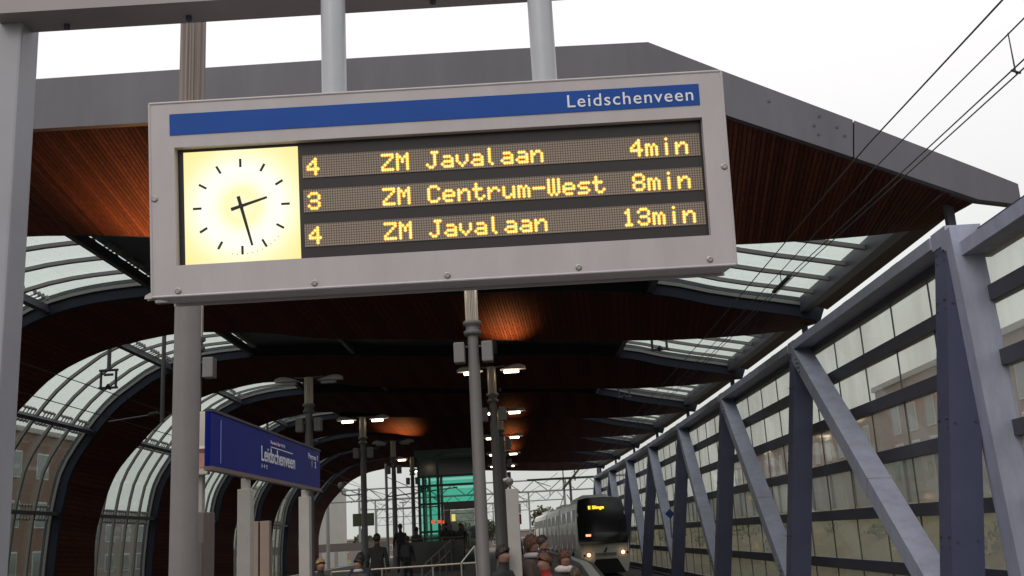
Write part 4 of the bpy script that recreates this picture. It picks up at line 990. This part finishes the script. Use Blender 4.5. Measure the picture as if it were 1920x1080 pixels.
person(-4.03, 26, 1.84, 180, (.03, .03, .03), (.02, .02, .025), (.03, .02, .015), 'person in a long dark coat seen from behind, left of the unlit mast', 'stand')
person(-4.6, 36.0, 1.62, 200, DK, DK, (.05, .03, .02), 'person in a dark jacket standing at the end of the ramp railing, seen from behind', 'hold')
person(-4.15, 37.0, 1.50, 160, (.05, .035, .03), DK, (.02, .015, .01), 'person in a brown coat half hidden right of the dark-jacketed one at the ramp', 'hold')
person(-.21, 12.4, 1.60, 75, (.06, .04, .03), DK, (.10, .035, .015), 'red-haired person in a brown coat turned right beside the slim white post', 'hold', 'long', extra='scarf')
person(-.07, 15.5, 1.58, 100, DK, DK, (.025, .015, .01), 'dark-haired person in a navy jacket standing behind the red-haired one', 'hold', 'short')
person(.01, 10.8, 1.42, -60, (.28, .018, .016), DK, (.11, .045, .018), 'child in a red jacket with brown hair bending forward at the bottom edge', 'hold', 'short', lean=.05)
person(.24, 10.4, 1.27, 150, DK, DK, (.06, .035, .02), 'child in a black coat at the very bottom edge, right of the red jacket', 'hold', 'short')
person(.17, 12.0, 1.42, 20, DK, DK, (.09, .03, .015), 'child in a black coat with pale fur collar in front of the train', 'hold', 'long', extra='fur')
person(-.52, 11.8, 1.50, 60, (.02, .02, .022), DK, (.03, .02, .015), 'person in black behind the slim white post holding something pale', 'hold', 'short')
person(-.70, 32, 1.45, 185, (.03, .03, .06), DK, (.03, .02, .015), 'person in dark blue between the mast and the slim white post, far off', 'stand')
person(-3.42, 16.0, 1.43, 30, (.03, .022, .02), DK, (.42, .27, .14), 'fair-haired person seen low beside the second post of the name board', 'hold', 'short')
person(-3.05, 17.2, 1.40, -30, (.05, .045, .05), DK, (.05, .03, .02), 'person in a grey checked scarf between fair hair and dark hood', 'hold', 'short', extra='scarf')
person(-3.18, 18.2, 1.47, 190, DK, DK, (.012, .01, .012), 'person with a dark hood seen from behind in front of the two-lamp mast', 'stand', 'long')
person(-3.9, 31.5, 1.45, 170, (.03, .03, .035), DK, (.03, .02, .015), 'person in a dark coat with a backpack at the stairs parapet', 'stand', 'short', extra='bag')
person(-3.6, 44.5, 1.70, 10, (.03, .03, .035), DK, (.03, .02, .015), 'person waiting at the lift behind the dark parapet', 'stand', 'short')
person(-3.0, 45.0, 1.66, -10, (.05, .04, .04), DK, (.03, .02, .015), 'person in a grey-brown coat waiting at the lift door', 'stand', 'short')

# ------------------------------------------------------------------ surroundings
def brickmat(name, c1, c2, mort, sc):
    M = bpy.data.materials.new(name); M.use_nodes = True; t = M.node_tree; b = t.nodes['Principled BSDF']; b.inputs['Roughness'].default_value = .85
    tc_ = t.nodes.new('ShaderNodeTexCoord'); mp = t.nodes.new('ShaderNodeMapping'); mp.inputs['Rotation'].default_value = (math.pi/2, 0, math.pi/2)
    br = t.nodes.new('ShaderNodeTexBrick'); br.inputs['Scale'].default_value = sc; br.inputs[1].default_value = (*c1, 1); br.inputs[2].default_value = (*c2, 1); br.inputs[3].default_value = (*mort, 1)
    ns = t.nodes.new('ShaderNodeTexNoise'); ns.inputs['Scale'].default_value = .5; ns.inputs['Detail'].default_value = 5
    mx = t.nodes.new('ShaderNodeMix'); mx.data_type = 'RGBA'; mx.blend_type = 'MULTIPLY'; mx.inputs[0].default_value = .5
    t.links.new(tc_.outputs['Object'], mp.inputs[0]); t.links.new(mp.outputs[0], br.inputs[0]); t.links.new(tc_.outputs['Object'], ns.inputs[0])
    t.links.new(br.outputs[0], mx.inputs[6]); t.links.new(ns.outputs[0], mx.inputs[7]); t.links.new(mx.outputs[2], b.inputs['Base Color']); MATS[name] = M; return M
BRICK = brickmat('red_brick', (.42, .15, .12), (.34, .12, .09), (.34, .24, .20), 4)
BRICK2 = brickmat('brown_brick', (.34, .10, .065), (.26, .08, .05), (.24, .14, .10), 4)
GREYB = mat('pale_render', (.42, .40, .37), .8, noise=.1, nscale=1)
WG = mat('house_window_glass', (.16, .19, .20), .08); WF = mat('window_frame_white', (.6, .6, .58), .6)
def block(name, label, X0, X1, Y0, Y1, ztop, mt, face, rows_, w_, h_, gap, z0, rowh, zbase=-2.4, parapet=True):
    t = thing(name, label, 'building', ((X0+X1)/2, (Y0+Y1)/2, EYE+zbase))
    obj('wall', MB().box((X0, Y0, EYE+zbase), (X1, Y1, EYE+ztop)), mt, t)
    obj('roof', MB().box((X0-.15, Y0-.15, EYE+ztop+.003), (X1+.15, Y1+.15, EYE+ztop+.28)), mat('roof_trim', (.33, .31, .30), .7), t)
    for rI in range(rows_):
        zz_ = z0+rI*rowh
        if face in 'LR':
            y = Y0+1.2; xx = X0 if face == 'L' else X1; sg = -1 if face == 'L' else 1
            while y+w_ < Y1-.6:
                fr_ = obj('window', MB().box((min(xx+sg*.002, xx+sg*.05), y, EYE+zz_), (max(xx+sg*.002, xx+sg*.05), y+w_, EYE+zz_+h_)), WF, t)
                obj('pane', MB().box((min(xx+sg*.052, xx+sg*.07), y+.08, EYE+zz_+.08), (max(xx+sg*.052, xx+sg*.07), y+w_-.08, EYE+zz_+h_-.08)), WG, fr_)
                y += w_+gap
        else:
            x = X0+1.; 
            while x+w_ < X1-.5:
                fr_ = obj('window', MB().box((x, Y0-.05, EYE+zz_), (x+w_, Y0-.002, EYE+zz_+h_)), WF, t)
                obj('pane', MB().box((x+.08, Y0-.07, EYE+zz_+.08), (x+w_-.08, Y0-.052, EYE+zz_+h_-.08)), WG, fr_); x += w_+gap
    return t
block('brick_building', 'long red-brick building behind the glass truss wall on the right', 19, 30, 24, 60, 6.9, BRICK, 'L', 3, 1.1, 1.9, 1.5, -.6, 2.4)
block('brick_building', 'farther lower red-brick building behind the middle bays of the truss wall', 21, 30, 64, 120, 6.6, BRICK, 'L', 3, 1.1, 1.6, 2.2, -1.0, 2.6)
block('brown_brick_building', 'long brown-red building seen through the lowest curved glass on the left', -42, -30, 30, 66, 7.4, BRICK2, 'R', 3, 1.4, 1.5, 1.8, -.8, 2.8)
block('grey_building', 'low grey-brown building seen through the second curved glass bay on the left', -44, -34, 72, 110, 3.3, mat('taupe_render', (.22, .19, .17), .85, noise=.15, nscale=.6), 'R', 2, 1.6, 1.3, 1.4, -.9, 2.2)
block('apartment_block', 'pale apartment block at the left edge of the tunnel mouth', -36.5, -26.5, 118, 135, 6.9, GREYB, 'F', 5, 1.6, 1.1, .9, -1.6, 1.75)
block('apartment_block', 'low distant apartment row along the bottom of the tunnel mouth', -60, 8, 190, 200, .9, mat('rose_render', (.22, .16, .15), .85), 'F', 1, 2., 1., 2., -1.2, 1.75)
# noise barrier on an embankment to the right
q = MB(); n = 40
for i in range(n+1):
    s_ = -10+i*4
    q.v += [tuple(Wp(7.6, -2.38, s_)), tuple(Wp(10.8, -1.2+.15*math.sin(i*1.3), s_)), tuple(Wp(13.6, .42, s_)), tuple(Wp(15.5, .45, s_)), tuple(Wp(18.8, -2.39, s_))]
q.f = [(5*i+j, 5*i+j+1, 5*(i+1)+j+1, 5*(i+1)+j) for i in range(n) for j in range(4)]
struct('embankment', q, mat('embankment_grass', (.14, .15, .06), .95, noise=.6, nscale=.9, bump=.6, dirt=(.15, .10, .07)))
bar = thing('noise_barrier', 'pale grey panelled noise barrier on the grassy bank behind the glass wall', 'barrier', Wp(14, .4, 40))
NBM = [mat('barrier_panel_%s' % a, c_, .7, noise=.12, nscale=1.5, stretch=(3, 3, .4)) for a, c_ in (('grey', (.30, .30, .28)), ('pale', (.36, .36, .33)), ('green', (.27, .30, .27)))]
for i in range(60):
    s_ = 12+i*1.5; obj('panel', MB().cbox(14.0, 14.08, .40, 2.25, s_+.03, s_+1.46), NBM[i % 3], bar)
    if i % 2 == 0: obj('barrier_post', MB().cbox(13.9, 14.0, .40, 2.3, s_-.06, s_+.03), STEELD, bar)
for ch, s_ in (('U', 40.1), ('L', 38.6), ('D', 36.9), ('A', 31.2)):       # faint graffiti capitals
    o0 = Wp(13.985, 1.25, s_); MM = Matrix((Vector((0, -1, 0)), Vector((0, 0, 1)), Vector((-1, 0, 0)))).transposed().to_4x4(); MM.translation = o0
    obj('faint_letter', text_mesh(ch, .45, .55, .003, .03, MM), mat('faint_paint', (.22, .23, .19), .8), bar)
# low barrier and hedge seen in the tunnel mouth
t = thing('viaduct_parapet', 'low dark parapet with uprights across the bottom left of the tunnel mouth', 'parapet', Wp(-16, -2, 95))
obj('coping', MB().cbox(-26, -10.5, -.45, .25, 95, 95.3), mat('parapet_brown', (.10, .085, .08), .8), t)
for i in range(11): obj('upright', MB().cbox(-25.5+i*1.45, -25.2+i*1.45, -2.3, -.46, 95, 95.25), GALV, t)

def leaves(mb, c, rad, n, sz, flat=1.):
    for _ in range(n):
        while True:
            p = Vector((random.uniform(-1, 1), random.uniform(-1, 1), random.uniform(-1, 1)))
            if .25 < p.length < 1: break
        p = Vector(c)+Vector((p.x*rad, p.y*rad, p.z*rad*flat)); a = Vector((random.gauss(0, 1), random.gauss(0, 1), random.gauss(0, 1))).normalized(); b = a.orthogonal().normalized(); s_ = sz*random.uniform(.6, 1.4)
        mb.add([p-a*s_, p+b*s_*.6, p+a*s_, p-b*s_*.6], [(0, 1, 2, 3)])
LEAF = [mat('leaf_dark', (.045, .055, .025), .8, noise=.3, nscale=2), mat('leaf_olive', (.075, .08, .035), .8, noise=.3, nscale=2)]
def tree(X, s_, H, rad, i, label):
    t = thing('tree', label, 'tree', Wp(X, -2.4, s_), 'trees beyond the tunnel')
    q = MB(); b = Wp(X, -2.4, s_); top = Wp(X, -2.4+H*.6, s_); q.tube(b, top, .2, .09, n=7)
    for j in range(5):
        a = j*1.26+i; q.tube(b.lerp(top, .55+.08*j), b.lerp(top, .9)+Vector((math.cos(a)*rad*.7, math.sin(a)*rad*.7, H*.15)), .07, .03, n=5)
    obj('trunk', q, mat('bark', (.07, .055, .045), .9), t)
    q = MB()
    for j in range(9):
        a = random.uniform(0, 6.28); rr_ = random.uniform(0, rad*.65); leaves(q, top+Vector((math.cos(a)*rr_, math.sin(a)*rr_, random.uniform(-.1, .45)*H*.5)), rad*random.uniform(.35, .6), 300, .20)
    obj('crown', q, LEAF[i % 2], t)
for i, (X, s_, H, rad, lb) in enumerate([(3.2, 178, 5.6, 2.6, 'olive tree above the far end of the train'), (-.6, 186, 5.2, 2.6, 'olive tree just right of the slim white post, far off'), (1.0, 215, 6.0, 3.2, 'darker tree behind the olive ones'), (-16, 150, 3.6, 1.8, 'small tree low in the left of the tunnel mouth'), (-20, 140, 3.4, 1.6, 'small shrub-like tree by the pale apartment block'), (9.5, 150, 6.2, 3.0, 'tree to the right behind the last truss bays')]): tree(X, s_, H, rad, i, lb)
q = MB()
for i in range(46):
    s_ = 14+i*2.4+random.uniform(-.5, .5); leaves(q, Wp(random.uniform(9.5, 13.2), -.75+random.uniform(-.2, .4), s_), random.uniform(.35, .75), 70, .09, .6)
obj('bank_shrubs', q, mat('shrub_leaf', (.11, .115, .045), .85, noise=.4, nscale=1.5), kind='stuff')
